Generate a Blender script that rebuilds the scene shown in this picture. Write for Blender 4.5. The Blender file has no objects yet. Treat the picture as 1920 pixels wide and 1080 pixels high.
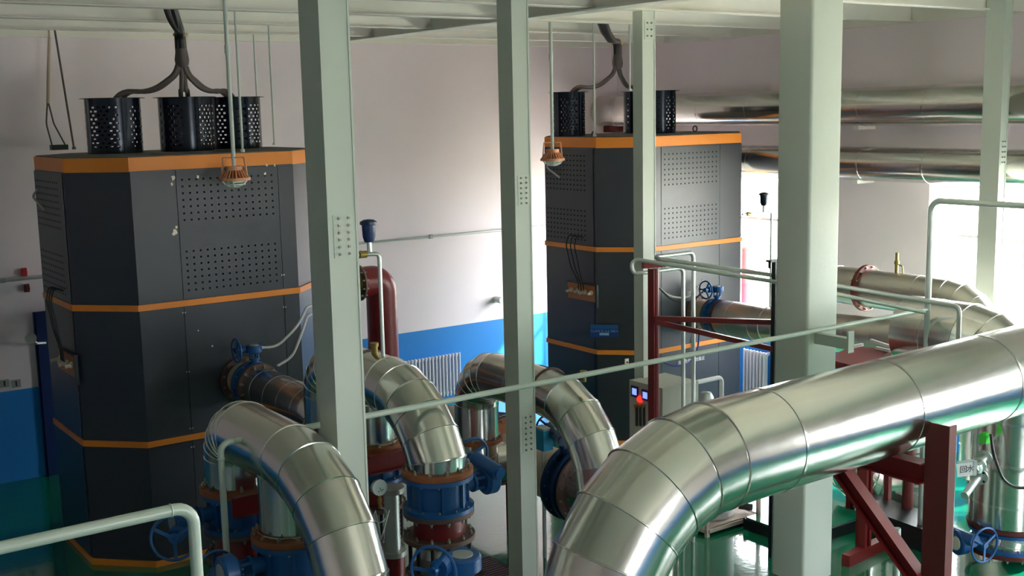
import bpy, math, random
from mathutils import Vector as V, Matrix, Quaternion
random.seed(7)
COL = bpy.context.scene.collection
SC = bpy.context.scene
PI = math.pi
# ------------------------------------------------------------------ camera (measured from the photograph)
F = 2182.5; H = 4.6
YAW, PIT, ROLL = [math.radians(a) for a in (35.48, 8.69, -1.203)]
fw = V((math.sin(YAW)*math.cos(PIT), math.cos(YAW)*math.cos(PIT), -math.sin(PIT)))
r0 = V((math.cos(YAW), -math.sin(YAW), 0)); u0 = r0.cross(fw)
rt = math.cos(ROLL)*r0 + math.sin(ROLL)*u0
up = -math.sin(ROLL)*r0 + math.cos(ROLL)*u0
CAM = V((0, 0, H))
def P(px, py, X=None, Y=None, Z=None, d=None):
    v = fw + rt*((px-960)/F) - up*((py-540)/F)
    t = d if d is not None else X/v.x if X is not None else Y/v.y if Y is not None else (Z-H)/v.z
    return CAM + v*t
cd = bpy.data.cameras.new('camera'); cam = bpy.data.objects.new('camera', cd); COL.objects.link(cam)
M3 = Matrix((rt, up, -fw)).transposed()
cam.matrix_world = Matrix.Translation(CAM) @ M3.to_4x4()
cd.sensor_width = 36; cd.lens = F/1920*36; cd.clip_start = .05; cd.clip_end = 300
SC.camera = cam

# ------------------------------------------------------------------ materials
def lin(c): return tuple((x/12.92 if x <= .04045 else ((x+.055)/1.055)**2.4) for x in c)
def mat(name, rgb, rough=.5, metal=0, bump=0, bscale=40, var=0, vscale=6, coat=0, emit=None, spec=None, stretch=None, crough=.08):
    m = bpy.data.materials.new(name); m.use_nodes = True; n = m.node_tree.nodes; l = m.node_tree.links
    b = n['Principled BSDF']; c = lin([x/255 for x in rgb])
    b.inputs['Base Color'].default_value = (*c, 1); b.inputs['Roughness'].default_value = rough; b.inputs['Metallic'].default_value = metal
    if spec is not None: b.inputs['Specular IOR Level'].default_value = spec
    if coat: b.inputs['Coat Weight'].default_value = coat; b.inputs['Coat Roughness'].default_value = crough; b.inputs['Coat IOR'].default_value = 1.8
    if emit: b.inputs['Emission Color'].default_value = (*lin([x/255 for x in emit[0]]), 1); b.inputs['Emission Strength'].default_value = emit[1]
    if bump or var:
        tc = n.new('ShaderNodeTexCoord'); src = tc.outputs['Object']
        if stretch:
            mp = n.new('ShaderNodeMapping'); mp.inputs['Scale'].default_value = stretch; l.new(src, mp.inputs[0]); src = mp.outputs[0]
    if var:
        t = n.new('ShaderNodeTexNoise'); t.inputs['Scale'].default_value = vscale; t.inputs['Detail'].default_value = 5; l.new(src, t.inputs['Vector'])
        mx = n.new('ShaderNodeMix'); mx.data_type = 'RGBA'
        mx.inputs[6].default_value = (*[x*(1-var) for x in c], 1); mx.inputs[7].default_value = (*[min(1, x*(1+var)) for x in c], 1)
        l.new(t.outputs['Fac'], mx.inputs[0]); l.new(mx.outputs[2], b.inputs['Base Color'])
    if bump:
        t = n.new('ShaderNodeTexNoise'); t.inputs['Scale'].default_value = bscale; t.inputs['Detail'].default_value = 3; l.new(src, t.inputs['Vector'])
        bp = n.new('ShaderNodeBump'); bp.inputs['Strength'].default_value = bump; bp.inputs['Distance'].default_value = .02
        l.new(t.outputs['Fac'], bp.inputs['Height']); l.new(bp.outputs[0], b.inputs['Normal'])
    return m
M = dict(
 alu=mat('aluminium_cladding', (214, 211, 206), .2, 1, .16, 3.2, .06, 3),
 alu_dull=mat('dusty_aluminium_cladding', (216, 210, 202), .32, 1, .12, 3.0, .08, 3),
 galv=mat('galvanised_tube', (196, 202, 198), .38, .75, .05, 30, .08, 12),
 rail=mat('green_grey_painted_tube', (190, 200, 190), .4, .1, .03, 30, .05, 8),
 steelgreen=mat('pale_green_steel_paint', (196, 202, 192), .42, 0, .02, 8, .03, 2),
 concrete=mat('pale_green_plaster_paint', (200, 205, 196), .55, 0, .08, 14, .04, 2),
 roofsteel=mat('cream_steel_paint', (238, 234, 226), .5, 0, .02, 8, .05, 3),
 ceil=mat('ceiling_sheet', (228, 222, 212), .7, 0, .03, 6, .05, 2),
 dark=mat('boiler_dark_panel', (30, 34, 46), .44, .1, .03, 60, .12, 4, spec=.6, coat=.25, crough=.4),
 darkhole=mat('black_hole', (4, 4, 5), .9),
 duct=mat('blue_black_sheet', (22, 30, 44), .2, .5, .03, 12),
 roofdust=mat('dusty_boiler_roof', (104, 98, 92), .8, 0, .05, 20, .15, 5),
 orange=mat('orange_trim', (222, 130, 38), .45, 0, 0, 1, .04, 3),
 maroon=mat('maroon_paint', (112, 24, 26), .38, 0, .04, 30, .08, 5),
 maroon2=mat('dull_maroon_primer', (92, 28, 26), .6, 0, .05, 30, .15, 6),
 brown=mat('rust_flange', (140, 82, 48), .7, .2, .12, 60, .3, 16),
 brownd=mat('dark_rusty_flange', (104, 82, 76), .6, .35, .1, 60, .25, 16),
 bolt=mat('dull_bolt_steel', (150, 146, 136), .4, .8, .08, 80, .2, 30),
 blue=mat('valve_blue', (20, 78, 138), .38, 0, .04, 40, .12, 8),
 blued=mat('dark_valve_blue', (16, 50, 88), .36, 0, .04, 40, .12, 8),
 cap=mat('cap_plate', (176, 180, 178), .45, .5, .1, 50),
 ivory=mat('ivory_cap', (214, 204, 188), .5),
 brass=mat('old_brass', (150, 130, 66), .42, .6, .05, 40, .15, 12),
 beige=mat('beige_insulation', (186, 168, 150), .7, 0, .2, 20, .1, 6),
 lampo=mat('lamp_orange_housing', (206, 142, 104), .5),
 lampw=mat('lamp_white_guard', (205, 212, 206), .5),
 rubber=mat('black_rubber', (20, 20, 22), .55),
 cable=mat('grey_brown_cable', (82, 72, 70), .6, 0, .05, 60),
 cableb=mat('black_cable', (26, 26, 28), .5),
 cableg=mat('green_wire', (14, 110, 84), .5),
 cablew=mat('pale_hose', (190, 190, 186), .5),
 tape=mat('yellow_tape', (196, 158, 84), .6),
 red=mat('red_paint', (190, 40, 34), .5),
 white=mat('white_paint', (226, 224, 226), .45),
 radiator=mat('radiator_white', (226, 224, 232), .4),
 greybox=mat('control_box_grey', (170, 172, 160), .5, 0, .02, 20),
 screen=mat('meter_screen', (150, 170, 240), .3, 0, emit=((140, 165, 255), 1.1)),
 bezel=mat('meter_bezel', (24, 34, 110), .35),
 redlamp=mat('red_indicator', (255, 30, 20), .3, 0, emit=((255, 24, 16), 4)),
 sign=mat('sign_blue', (24, 92, 160), .35), signd=mat('sign_deep_blue', (16, 60, 136), .35), signt=mat('sign_pale_print', (140, 176, 220), .5),
 ink=mat('black_ink', (20, 20, 20), .6), board=mat('terminal_board_orange', (172, 104, 58), .6, 0, .05, 30, .1, 8),
 doorb=mat('dark_blue_door', (14, 38, 88), .4), gauge=mat('gauge_face', (196, 212, 206), .25),
 teal=mat('teal_box', (40, 150, 190), .4), green=mat('green_plastic', (60, 190, 50), .4), bluep=mat('blue_plastic', (20, 90, 220), .35),
 tank=mat('white_tank', (214, 212, 214), .4), kerb=mat('black_kerb', (26, 34, 34), .4), pebble=mat('pinkish_base_edge', (190, 172, 160), .7, 0, .2, 20, .1, 6),
 grate=mat('drain_grate_iron', (92, 70, 72), .6, .3, .05, 30), winframe=mat('window_frame_white', (232, 230, 232), .4),
 ground=mat('outdoor_ground', (206, 200, 180), .9, 0, .1, 2, .1, .5), facade=mat('outdoor_facade', (226, 222, 210), .9),
)
def wallmat():
    m = bpy.data.materials.new('two_tone_wall_paint'); m.use_nodes = True; n = m.node_tree.nodes; l = m.node_tree.links; b = n['Principled BSDF']
    g = n.new('ShaderNodeNewGeometry'); s = n.new('ShaderNodeSeparateXYZ'); l.new(g.outputs['Position'], s.inputs[0])
    nz = n.new('ShaderNodeTexNoise'); nz.inputs['Scale'].default_value = .9; nz.inputs['Detail'].default_value = 4; l.new(g.outputs['Position'], nz.inputs['Vector'])
    gt = n.new('ShaderNodeMath'); gt.operation = 'GREATER_THAN'; gt.inputs[1].default_value = 1.19; l.new(s.outputs['Z'], gt.inputs[0])
    w = n.new('ShaderNodeMix'); w.data_type = 'RGBA'; w.inputs[6].default_value = (*lin((.91, .86, .885)), 1); w.inputs[7].default_value = (*lin((.955, .905, .93)), 1); l.new(nz.outputs['Fac'], w.inputs[0])
    mx = n.new('ShaderNodeMix'); mx.data_type = 'RGBA'; mx.inputs[6].default_value = (*lin((.10, .50, .82)), 1)
    l.new(gt.outputs[0], mx.inputs[0]); l.new(w.outputs[2], mx.inputs[7]); l.new(mx.outputs[2], b.inputs['Base Color'])
    n2 = n.new('ShaderNodeTexNoise'); n2.inputs['Scale'].default_value = 5; n2.inputs['Detail'].default_value = 6; l.new(g.outputs['Position'], n2.inputs['Vector'])
    bp = n.new('ShaderNodeBump'); bp.inputs['Strength'].default_value = .12; bp.inputs['Distance'].default_value = .01; l.new(n2.outputs['Fac'], bp.inputs['Height']); l.new(bp.outputs[0], b.inputs['Normal'])
    b.inputs['Roughness'].default_value = .55
    return m
M['wall'] = wallmat()
def floormat():
    m = bpy.data.materials.new('green_epoxy_floor'); m.use_nodes = True; n = m.node_tree.nodes; l = m.node_tree.links; b = n['Principled BSDF']
    g = n.new('ShaderNodeNewGeometry'); nz = n.new('ShaderNodeTexNoise'); nz.inputs['Scale'].default_value = .8; nz.inputs['Detail'].default_value = 5; l.new(g.outputs['Position'], nz.inputs['Vector'])
    w = n.new('ShaderNodeMix'); w.data_type = 'RGBA'; w.inputs[6].default_value = (*lin((.02, .36, .25)), 1); w.inputs[7].default_value = (*lin((.05, .46, .34)), 1); l.new(nz.outputs['Fac'], w.inputs[0]); l.new(w.outputs[2], b.inputs['Base Color'])
    n2 = n.new('ShaderNodeTexNoise'); n2.inputs['Scale'].default_value = 14; n2.inputs['Detail'].default_value = 3; l.new(g.outputs['Position'], n2.inputs['Vector'])
    bp = n.new('ShaderNodeBump'); bp.inputs['Strength'].default_value = .12; bp.inputs['Distance'].default_value = .01; l.new(n2.outputs['Fac'], bp.inputs['Height']); l.new(bp.outputs[0], b.inputs['Normal'])
    b.inputs['Roughness'].default_value = .12; b.inputs['Coat Weight'].default_value = .6; b.inputs['Coat Roughness'].default_value = .05
    return m
M['floor'] = floormat()
def glassmat():
    m = bpy.data.materials.new('window_glass'); m.use_nodes = True; n = m.node_tree.nodes; l = m.node_tree.links
    for x in list(n):
        if x.type == 'BSDF_PRINCIPLED': n.remove(x)
    t = n.new('ShaderNodeBsdfTransparent'); t.inputs[0].default_value = (.95, .97, .96, 1); g = n.new('ShaderNodeBsdfGlossy'); g.inputs['Roughness'].default_value = .03
    x = n.new('ShaderNodeMixShader'); x.inputs[0].default_value = .06; l.new(t.outputs[0], x.inputs[1]); l.new(g.outputs[0], x.inputs[2]); l.new(x.outputs[0], n['Material Output'].inputs[0])
    return m
M['glass'] = glassmat()

# ------------------------------------------------------------------ mesh builder
def frame(axis, ref=None):
    z = V(axis).normalized(); ref = V(ref) if ref else (V((0, 0, 1)) if abs(z.z) < .9 else V((1, 0, 0)))
    x = (ref - z*ref.dot(z)).normalized(); y = z.cross(x); return x, y, z
class MB:
    def __init__(s): s.v = []; s.f = []; s.m = []
    def add(s, vs, fs, mi=0):
        o = len(s.v); s.v += [V(p) for p in vs]; s.f += [[i+o for i in f] for f in fs]; s.m += [mi]*len(fs); return s
    def box(s, a, b, mi=0):
        x0, x1 = sorted((a[0], b[0])); y0, y1 = sorted((a[1], b[1])); z0, z1 = sorted((a[2], b[2]))
        vs = [(x, y, z) for z in (z0, z1) for x, y in ((x0, y0), (x1, y0), (x1, y1), (x0, y1))]
        return s.add(vs, [(3, 2, 1, 0), (4, 5, 6, 7), (0, 1, 5, 4), (1, 2, 6, 5), (2, 3, 7, 6), (3, 0, 4, 7)], mi)
    def bar(s, p, q, w, h, mi=0, ref=None):      # rectangular bar p->q, w across ref-perp, h along ref
        p = V(p); q = V(q); x, y, z = frame(q-p, ref)
        vs = [c + y*a*w/2 + x*b*h/2 for c in (p, q) for a, b in ((-1, -1), (1, -1), (1, 1), (-1, 1))]
        return s.add(vs, [(0, 1, 2, 3), (7, 6, 5, 4), (1, 0, 4, 5), (2, 1, 5, 6), (3, 2, 6, 7), (0, 3, 7, 4)], mi)
    def lathe(s, prof, O, axis, n=32, mi=0, ref=None):
        O = V(O); x, y, z = frame(axis, ref); vs = []; fs = []
        for (r, h) in prof:
            for i in range(n):
                a = 2*PI*i/n; vs.append(O + z*h + (x*math.cos(a)+y*math.sin(a))*max(r, 1e-4))
        for k in range(len(prof)-1):
            for i in range(n):
                j = (i+1) % n; fs.append((k*n+i, k*n+j, (k+1)*n+j, (k+1)*n+i))
        return s.add(vs, fs, mi)
    def cyl(s, p, q, r, n=20, mi=0, r2=None):
        p = V(p); q = V(q); L = (q-p).length; r2 = r if r2 is None else r2
        return s.lathe([(0, 0), (r, 0), (r2, L), (0, L)], p, q-p, n, mi)
    def tube(s, pts, r, n=12, mi=0, cap=True):
        pts = [V(p) for p in pts]; st = []
        d0 = (pts[1]-pts[0]).normalized(); x, y, z = frame(d0); fr = (x, y)
        vs = []; fs = []
        for i, p in enumerate(pts):
            d1 = (pts[i+1]-p).normalized() if i < len(pts)-1 else d0
            if i > 0 and (d1-d0).length > 1e-6:
                q = d0.rotation_difference(d1); x0 = fr
                nrm = (d0+d1).normalized()
            else: q = None; nrm = d1
            for k in range(n):
                a = 2*PI*k/n; o = (fr[0]*math.cos(a)+fr[1]*math.sin(a))*(r[i] if isinstance(r, (list, tuple)) else r)
                dd = d0 if i > 0 else d1
                vs.append(p + o - dd*(o.dot(nrm)/max(.15, dd.dot(nrm))))
            if q: fr = (q @ fr[0], q @ fr[1])
            d0 = d1
        for i in range(len(pts)-1):
            for k in range(n):
                j = (k+1) % n; fs.append((i*n+k, i*n+j, (i+1)*n+j, (i+1)*n+k))
        if cap: fs.append(list(range(n))[::-1]); fs.append([len(pts)*n-n+k for k in range(n)])
        return s.add(vs, fs, mi)
    def torus(s, O, axis, R, r, n=40, m=8, mi=0):
        O = V(O); x, y, z = frame(axis); vs = []; fs = []
        for i in range(n):
            a = 2*PI*i/n; e = x*math.cos(a)+y*math.sin(a)
            for k in range(m):
                b = 2*PI*k/m; vs.append(O + e*(R+r*math.cos(b)) + z*r*math.sin(b))
        for i in range(n):
            for k in range(m):
                fs.append((i*m+k, ((i+1) % n)*m+k, ((i+1) % n)*m+(k+1) % m, i*m+(k+1) % m))
        return s.add(vs, fs, mi)
    def prism(s, poly, z0, z1, mi=0):
        n = len(poly); vs = [(x, y, z0) for x, y in poly]+[(x, y, z1) for x, y in poly]
        fs = [list(range(n))[::-1], [n+i for i in range(n)]]+[(i, (i+1) % n, n+(i+1) % n, n+i) for i in range(n)]
        return s.add(vs, fs, mi)
ORG = {}
def thing(name, loc, label, cat, group=None):
    o = bpy.data.objects.new(name, None); COL.objects.link(o); o.location = V(loc); o.empty_display_size = .1
    o['label'] = label; o['category'] = cat
    if group: o['group'] = group
    ORG[o.name] = V(loc); return o
def build(name, mb, mats, parent=None, angle=35, label=None, org=None):
    O = ORG[parent.name] if parent else (V(org) if org else V((0, 0, 0)))
    me = bpy.data.meshes.new(name); me.from_pydata([p-O for p in mb.v], [], mb.f)
    for m in (mats if isinstance(mats, (list, tuple)) else [mats]): me.materials.append(M[m])
    for p, mi in zip(me.polygons, mb.m): p.material_index = mi; p.use_smooth = True
    me.validate(); me.update(); me.set_sharp_from_angle(angle=math.radians(angle))
    o = bpy.data.objects.new(name, me); COL.objects.link(o)
    if parent: o.parent = parent
    else: o.location = O
    ORG[o.name] = O
    if label: o['label'] = label
    return o
def single(name, mb, mats, label, cat, group=None, org=None, angle=35):
    if org is None:
        a = [min(p[i] for p in mb.v) for i in range(3)]; b = [max(p[i] for p in mb.v) for i in range(3)]
        org = ((a[0]+b[0])/2, (a[1]+b[1])/2, a[2])
    o = build(name, mb, mats, None, angle, label, org); o['category'] = cat
    if group: o['group'] = group
    return o
def struct(name, mb, mats, parent=None):
    o = build(name, mb, mats, parent)
    if not parent: o['kind'] = 'structure'
    return o
def inst(me_obj, parent, loc, quat, name):
    o = bpy.data.objects.new(name, me_obj); COL.objects.link(o); o.parent = parent
    o.location = V(loc)-ORG[parent.name]; o.rotation_mode = 'QUATERNION'; o.rotation_quaternion = quat; ORG[o.name] = V(loc); return o
def fillet(pts, R, n=6):
    pts = [V(p) for p in pts]; out = [pts[0]]
    for i in range(1, len(pts)-1):
        a, b, c = pts[i-1], pts[i], pts[i+1]; d1 = (a-b).normalized(); d2 = (c-b).normalized(); ang = d1.angle(d2)
        if ang > PI-.02: out.append(b); continue
        t = min(R/math.tan(ang/2), (a-b).length*.499, (c-b).length*.499); Rr = t*math.tan(ang/2)
        cen = b + (d1+d2).normalized()*(Rr/math.sin(ang/2)); s = b+d1*t-cen; e = b+d2*t-cen; tot = s.angle(e); ax = s.cross(e).normalized()
        for k in range(n+1): out.append(cen + Quaternion(ax, tot*k/n) @ s)
    out.append(pts[-1]); return out
# shared bolt mesh: hex head and nut on a short shank, axis +Z
def boltmesh(r=.014, h=.016, shank=.03):
    mb = MB(); mb.lathe([(0, 0), (r, 0), (r, h), (r*.55, h), (r*.55, h+shank*.5), (0, h+shank*.5)], (0, 0, 0), (0, 0, 1), 6)
    me = bpy.data.meshes.new('bolt'); me.from_pydata(mb.v, [], mb.f); me.materials.append(M['bolt']); return me
BOLT = boltmesh(); BOLTS = boltmesh(.010, .010, .012)
def flange(parent, O, axis, R, rin, t, m='brown', nb=12, bolts=1, name='flange', rb=None, sides=(1,), label=None, bm=None):
    O = V(O); a = V(axis).normalized(); mb = MB()
    mb.lathe([(rin, 0), (R-.004, 0), (R, .004), (R, t-.004), (R-.004, t), (rin, t)], O, a, 48)
    f = build(name, mb, m, parent, label=label)
    x, y, z = frame(a); rb = rb or R-.026
    if bolts:
        for sd in sides:
            q = V((0, 0, 1)).rotation_difference(a*sd)
            for i in range(nb):
                an = 2*PI*(i+.5)/nb
                inst(bm or BOLT, f, O + (x*math.cos(an)+y*math.sin(an))*rb + (a*t if sd > 0 else V((0, 0, 0))), q, 'bolt')
    return f
# jacketed pipe: gored elbows and beaded seams
def clad_mb(mb, pts, r, R, gores=5, step=.95, n=40, bead=.006, mi=0, phase=.5, raw=False):
    P0 = [V(p) for p in pts] if raw else fillet(pts, R, gores); st = []
    dirs = [(P0[i+1]-P0[i]).normalized() for i in range(len(P0)-1)]
    for i, p in enumerate(P0):
        if i == 0: st.append((p, dirs[0], dirs[0], r))
        elif i == len(P0)-1: st.append((p, dirs[-1], dirs[-1], r))
        else:
            d0, d1 = dirs[i-1], dirs[i]; nr = (d0+d1).normalized(); w = .007
            st += [(p-d0*w, d0, nr, r), (p-d0*w*.6, d0, nr, r+bead), (p+d1*w*.6, d1, nr, r+bead), (p+d1*w, d1, nr, r)]
        if i < len(P0)-1:
            L = (P0[i+1]-p).length
            if L > step*1.3:
                k = int(L/step+.5)
                for j in range(k):
                    c = p + dirs[i]*(L*(j+phase)/k); d = dirs[i]
                    st += [(c-d*.004, d, d, r), (c-d*.003, d, d, r+bead*.5), (c+d*.02, d, d, r+bead*.35), (c+d*.021, d, d, r)]
    d = st[0][1]; x, y, z = frame(d); vs = []; fs = []
    for (p, dd, nr, rr) in st:
        if (dd-d).length > 1e-6: q = d.rotation_difference(dd); x = q @ x; y = q @ y; d = dd
        for k in range(n):
            a = 2*PI*k/n; o = (x*math.cos(a)+y*math.sin(a))*rr; vs.append(p + o - dd*(o.dot(nr)/dd.dot(nr)))
    for i in range(len(st)-1):
        for k in range(n):
            j = (k+1) % n; fs.append((i*n+k, i*n+j, (i+1)*n+j, (i+1)*n+k))
    fs.append(list(range(n))[::-1]); fs.append([len(st)*n-n+k for k in range(n)])
    return mb.add(vs, fs, mi)
# worm-gear actuator with handwheel
def actuator(t, O, stem, wdir, rin, rout, wr=.14, s=1.0, m='blue', wm=None, wlen=.2, side=1, cap='cap', qo=.055):
    O = V(O); s_ = V(stem).normalized(); w = V(wdir).normalized(); q = s_.cross(w).normalized()*side
    mb = MB(); mb.cyl(O+s_*rin, O+s_*(rout+.03), .045*s, 16)
    mb.lathe([(0, 0), (.062*s, 0), (.062*s, .018), (0, .018)], O+s_*(rout+.03), s_, 20)
    for i in range(4):
        a = PI/4+i*PI/2; e = (w*math.cos(a)+q*math.sin(a))*.048*s; mb.cyl(O+s_*(rout+.04)+e, O+s_*(rout+.09*s+.02)+e, .011*s, 8)
    build('neck', mb, m, t)
    G = O+s_*(rout+.09*s+.02); mb = MB()
    mb.lathe([(0, 0), (.075*s, 0), (.1*s, .02*s), (.1*s, .085*s), (.09*s, .095*s), (0, .095*s)], G, s_, 32)
    c = G+s_*.05*s+q*qo*s; mb.cyl(c-w*.12*s, c+w*.15*s, .05*s, 20); mb.cyl(c-w*.14*s, c-w*.12*s, .036*s, 16)
    g = build('gearbox', mb, m, t)
    mb = MB(); mb.lathe([(0, 0), (.058*s, 0), (.058*s, .006), (.03*s, .009), (0, .009)], G+s_*.095*s, s_, 28); build('gear_cap', mb, cap, g)
    mb = MB(); W = c+w*wlen*s; mb.cyl(c+w*.14*s, W+w*.02, .014*s, 10); build('shaft', mb, m, t)
    mb = MB(); mb.torus(W, w, wr, .011, 44, 8); x, y, z = frame(w, s_)
    for i in range(3):
        a = PI/2+i*2*PI/3; mb.bar(W, W+(x*math.cos(a)+y*math.sin(a))*wr, .022, .012, ref=w)
    mb.cyl(W-w*.02, W+w*.02, .03, 16); build('handwheel', mb, wm or m, t)
def valve(name, O, axis, stem, wdir, R, rin, L, label, group=None, m='blue', nb=12, wr=.14, s=1.0, wlen=.2, side=1, bolts=1, cap='cap', qo=.055):
    """double-flanged butterfly valve, O = centre of its near face, axis = pipe direction"""
    O = V(O); a = V(axis).normalized(); C = O+a*L/2; lo = O+V((0, 0, min(0, (a*L).z)))
    t = thing(name, lo, label, 'valve', group); r = R*.78
    mb = MB(); mb.lathe([(rin, .0), (R, 0), (R, .032), (r, .04), (r, L-.04), (R, L-.032), (R, L), (rin, L)], O, a, 48)
    x, y, z = frame(a, stem)
    for i in range(8):
        an = PI/8+i*PI/4; e = x*math.cos(an)+y*math.sin(an); mb.bar(O+a*.03+e*(r+.01), O+a*(L-.03)+e*(r+.01), .02, .03, ref=e)
    b = build('valve_body', mb, m, t)
    if bolts:
        for i in range(nb):
            an = 2*PI*(i)/nb; e = x*math.cos(an)+y*math.sin(an)
            for sd in (1, -1):
                inst(BOLTS, b, O+e*(R*.93)+a*(.033 if sd > 0 else L-.033), V((0, 0, 1)).rotation_difference(a*sd), 'bolt')
    actuator(t, C, stem, wdir, r, R, wr, s, m, wlen=wlen, side=side, cap=cap, qo=qo)
    return t

# ------------------------------------------------------------------ the room
XL, XR, YF, YB, ZW, ZC = -8.0, 13.4, -4.5, 15.55, 5.62, 6.15
mb = MB(); mb.box((XL-.3, YF-.3, -.2), (XR+.3, YB+.3, 0)); struct('floor', mb, 'floor')
mb = MB(); mb.box((XL-.3, YF-.3, ZC), (XR+.3, YB+.3, ZC+.15)); struct('ceiling', mb, 'ceil')
mb = MB(); mb.box((XL-.3, YB, 0), (XR+.3, YB+.3, ZC)); struct('wall_back', mb, 'wall')
mb = MB(); mb.box((XL-.3, YF-.3, 0), (XL, YB, ZC)); struct('wall_left', mb, 'wall')
def wallwin(name, fixed, axis, lo, hi, wins, thick):
    mb = MB(); cur = lo
    def bx(a, b, z0, z1):
        if axis == 'y': mb.box((fixed, a, z0), (fixed+thick, b, z1))
        else: mb.box((a, fixed, z0), (b, fixed+thick, z1))
    for a, b, z0, z1 in wins:
        bx(cur, a, 0, ZC); bx(a, b, 0, z0); bx(a, b, z1, ZC); cur = b
    bx(cur, hi, 0, ZC); struct(name, mb, 'wall')
WR = [(-.6, 1.6, 1.35, 3.54), (2.9, 9.28, 1.1, 3.54), (11.72, 15.1, 1.1, 3.54)]  # first window is unseen and added for daylight; out-of-view widths enlarged likewise
WF = [(4.4, 7.0, 2.2, 4.0)]  # unseen window behind the camera, added to light the camera-facing column sides
wallwin('wall_right', XR, 'y', YF-.3, YB, WR, .3)
wallwin('wall_front', YF-.3, 'x', XL, XR, WF, .3)
wn = 0
def window(fixed, axis, a, b, z0, z1, inward):
    global wn; wn += 1
    t = bpy.data.objects.new('window_%d' % wn, None); COL.objects.link(t); t['kind'] = 'structure'
    c = V((fixed, (a+b)/2, z0)) if axis == 'y' else V(((a+b)/2, fixed, z0)); t.location = c; ORG[t.name] = c
    fr = MB(); gl = MB()
    def bx(m_, p, q, y0, y1, w):
        if axis == 'y': m_.box((fixed-w, p, y0), (fixed+w, q, y1))
        else: m_.box((p, fixed-w, y0), (q, fixed+w, y1))
    f = .05
    bx(fr, a, b, z0, z0+f, .03); bx(fr, a, b, z1-f, z1, .03); bx(fr, a, a+f, z0+f, z1-f, .03); bx(fr, b-f, b, z0+f, z1-f, .03)
    n = max(2, round((b-a)/1.2))
    for i in range(1, n): c_ = a+(b-a)*i/n; bx(fr, c_-.03, c_+.03, z0+f, z1-f, .03)
    zt = z0+(z1-z0)*.72; bx(fr, a+f, b-f, zt-.02, zt+.02, .028)
    bx(gl, a+f*.5, b-f*.5, z0+f*.5, z1-f*.5, .003)
    build('window_frame', fr, 'winframe', t); build('glass_pane', gl, 'glass', t)
    L = bpy.data.lights.new('daylight_portal', 'AREA'); L.shape = 'RECTANGLE'; L.cycles.is_portal = True
    o = bpy.data.objects.new('daylight_portal', L); COL.objects.link(o); o.location = c+V((0, 0, (z1-z0)/2))
    L.size = b-a; L.size_y = z1-z0
    o.rotation_mode = 'QUATERNION'; o.rotation_quaternion = V(inward).to_track_quat('-Z', 'Y')
for a, b, z0, z1 in WR: window(XR+.2, 'y', a, b, z0, z1, (-1, 0, 0))
for a, b, z0, z1 in WF: window(YF-.15, 'x', a, b, z0, z1, (0, 1, 0))
mb = MB()
for a, b, z0, z1 in WR: mb.box((XR-.03, a-.03, z0-.04), (XR+.17, b+.03, z0))
struct('trim_1', mb, 'white')
# outside: pale ground and a pale building across the yard
mb = MB(); mb.box((14.2, -40, -.4), (60, 60, -.3)); struct('ground', mb, 'ground')
# edge beams on the wall heads
mb = MB(); mb.box((XL, YB-.05, ZW), (XR, YB, ZW+.02)); mb.box((XL, YB-.03, ZW+.02), (XR, YB-.015, ZC)); mb.box((XL, YB-.2, ZW+.1), (XR, YB, ZW+.115)); mb.box((XR-.05, YF, ZW), (XR, YB-.05, ZW+.02)); mb.box((XR-.03, YF, ZW+.02), (XR-.015, YB-.05, ZC))
struct('trim_2', mb, 'roofsteel')
# roof beam along Y and purlins along X
def isec(mb, p, q, w, h, t=.012, ref=(0, 0, 1)):
    p = V(p); q = V(q); u = V(ref); mb.bar(p-u*(h/2-t/2), q-u*(h/2-t/2), w, t, ref=ref); mb.bar(p+u*(h/2-t/2), q+u*(h/2-t/2), w, t, ref=ref); mb.bar(p, q, t*.8, h-2*t, ref=ref)
mb = MB(); isec(mb, (7.95, YF, 5.87), (7.95, YB-.06, 5.87), .26, .54, .016); t_ = mb
for y in (8.0, 9.6, 11.2, 12.8): t_.box((7.84, y-.005, 5.63), (8.06, y+.005, 6.12))
single('roof_beam', mb, 'roofsteel', 'deep cream steel roof beam running away to the back wall over the middle column', 'beam')
for i, y in enumerate((4.8, 6.4, 8.0, 9.6, 11.2, 12.8, 14.3)):
    for k, (x0, x1) in enumerate(((XL+.02, 7.93), (7.97, XR-.06))):
        mb = MB(); isec(mb, (x0, y, 5.885), (x1, y, 5.885), .14, .51, .012)
        single('roof_purlin', mb, 'roofsteel', ['cream steel roof purlin crossing left of the deep roof beam', 'cream steel roof purlin crossing right of the deep roof beam'][k], 'purlin', ['roof purlins left of the beam', 'roof purlins right of the beam'][k])

# ------------------------------------------------------------------ columns
def col_steel(px, py, d, wx, wy, label, plates, ztop=5.6, cx=None):
    c = P(px, py, d=d); x0, y0 = c.x, c.y; t = thing('steel_column', (x0+wx/2, y0+wy/2, 0), label, 'column')
    mb = MB(); mb.box((x0, y0, .02), (x0+wx, y0+wy, ztop))
    mb.box((x0+wx-.004, y0-.006, .02), (x0+wx+.010, y0+.014, ztop)); build('shaft', mb, 'steelgreen', t)
    mb = MB(); mb.box((x0-.02, y0-.02, 0), (x0+wx+.02, y0+wy+.02, .02)); build('base_plate', mb, 'steelgreen', t)
    for (zc, h, rows, wpl) in plates:
        mb = MB(); mb.box((x0+wx*.18, y0-.004, zc-h/2), (x0+wx*.97, y0, zc+h/2)); p_ = build('splice_plate', mb, 'steelgreen', t)
        q = V((0, 0, 1)).rotation_difference(V((0, -1, 0)))
        for i in range(rows):
            for fx in (.38, .72):
                inst(BOLTS, p_, (x0+wx*fx, y0-.004, zc-h/2+h*(i+.5)/rows), q, 'bolt')
    return t
def zof(px, py, d): return P(px, py, d=d).z
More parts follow.
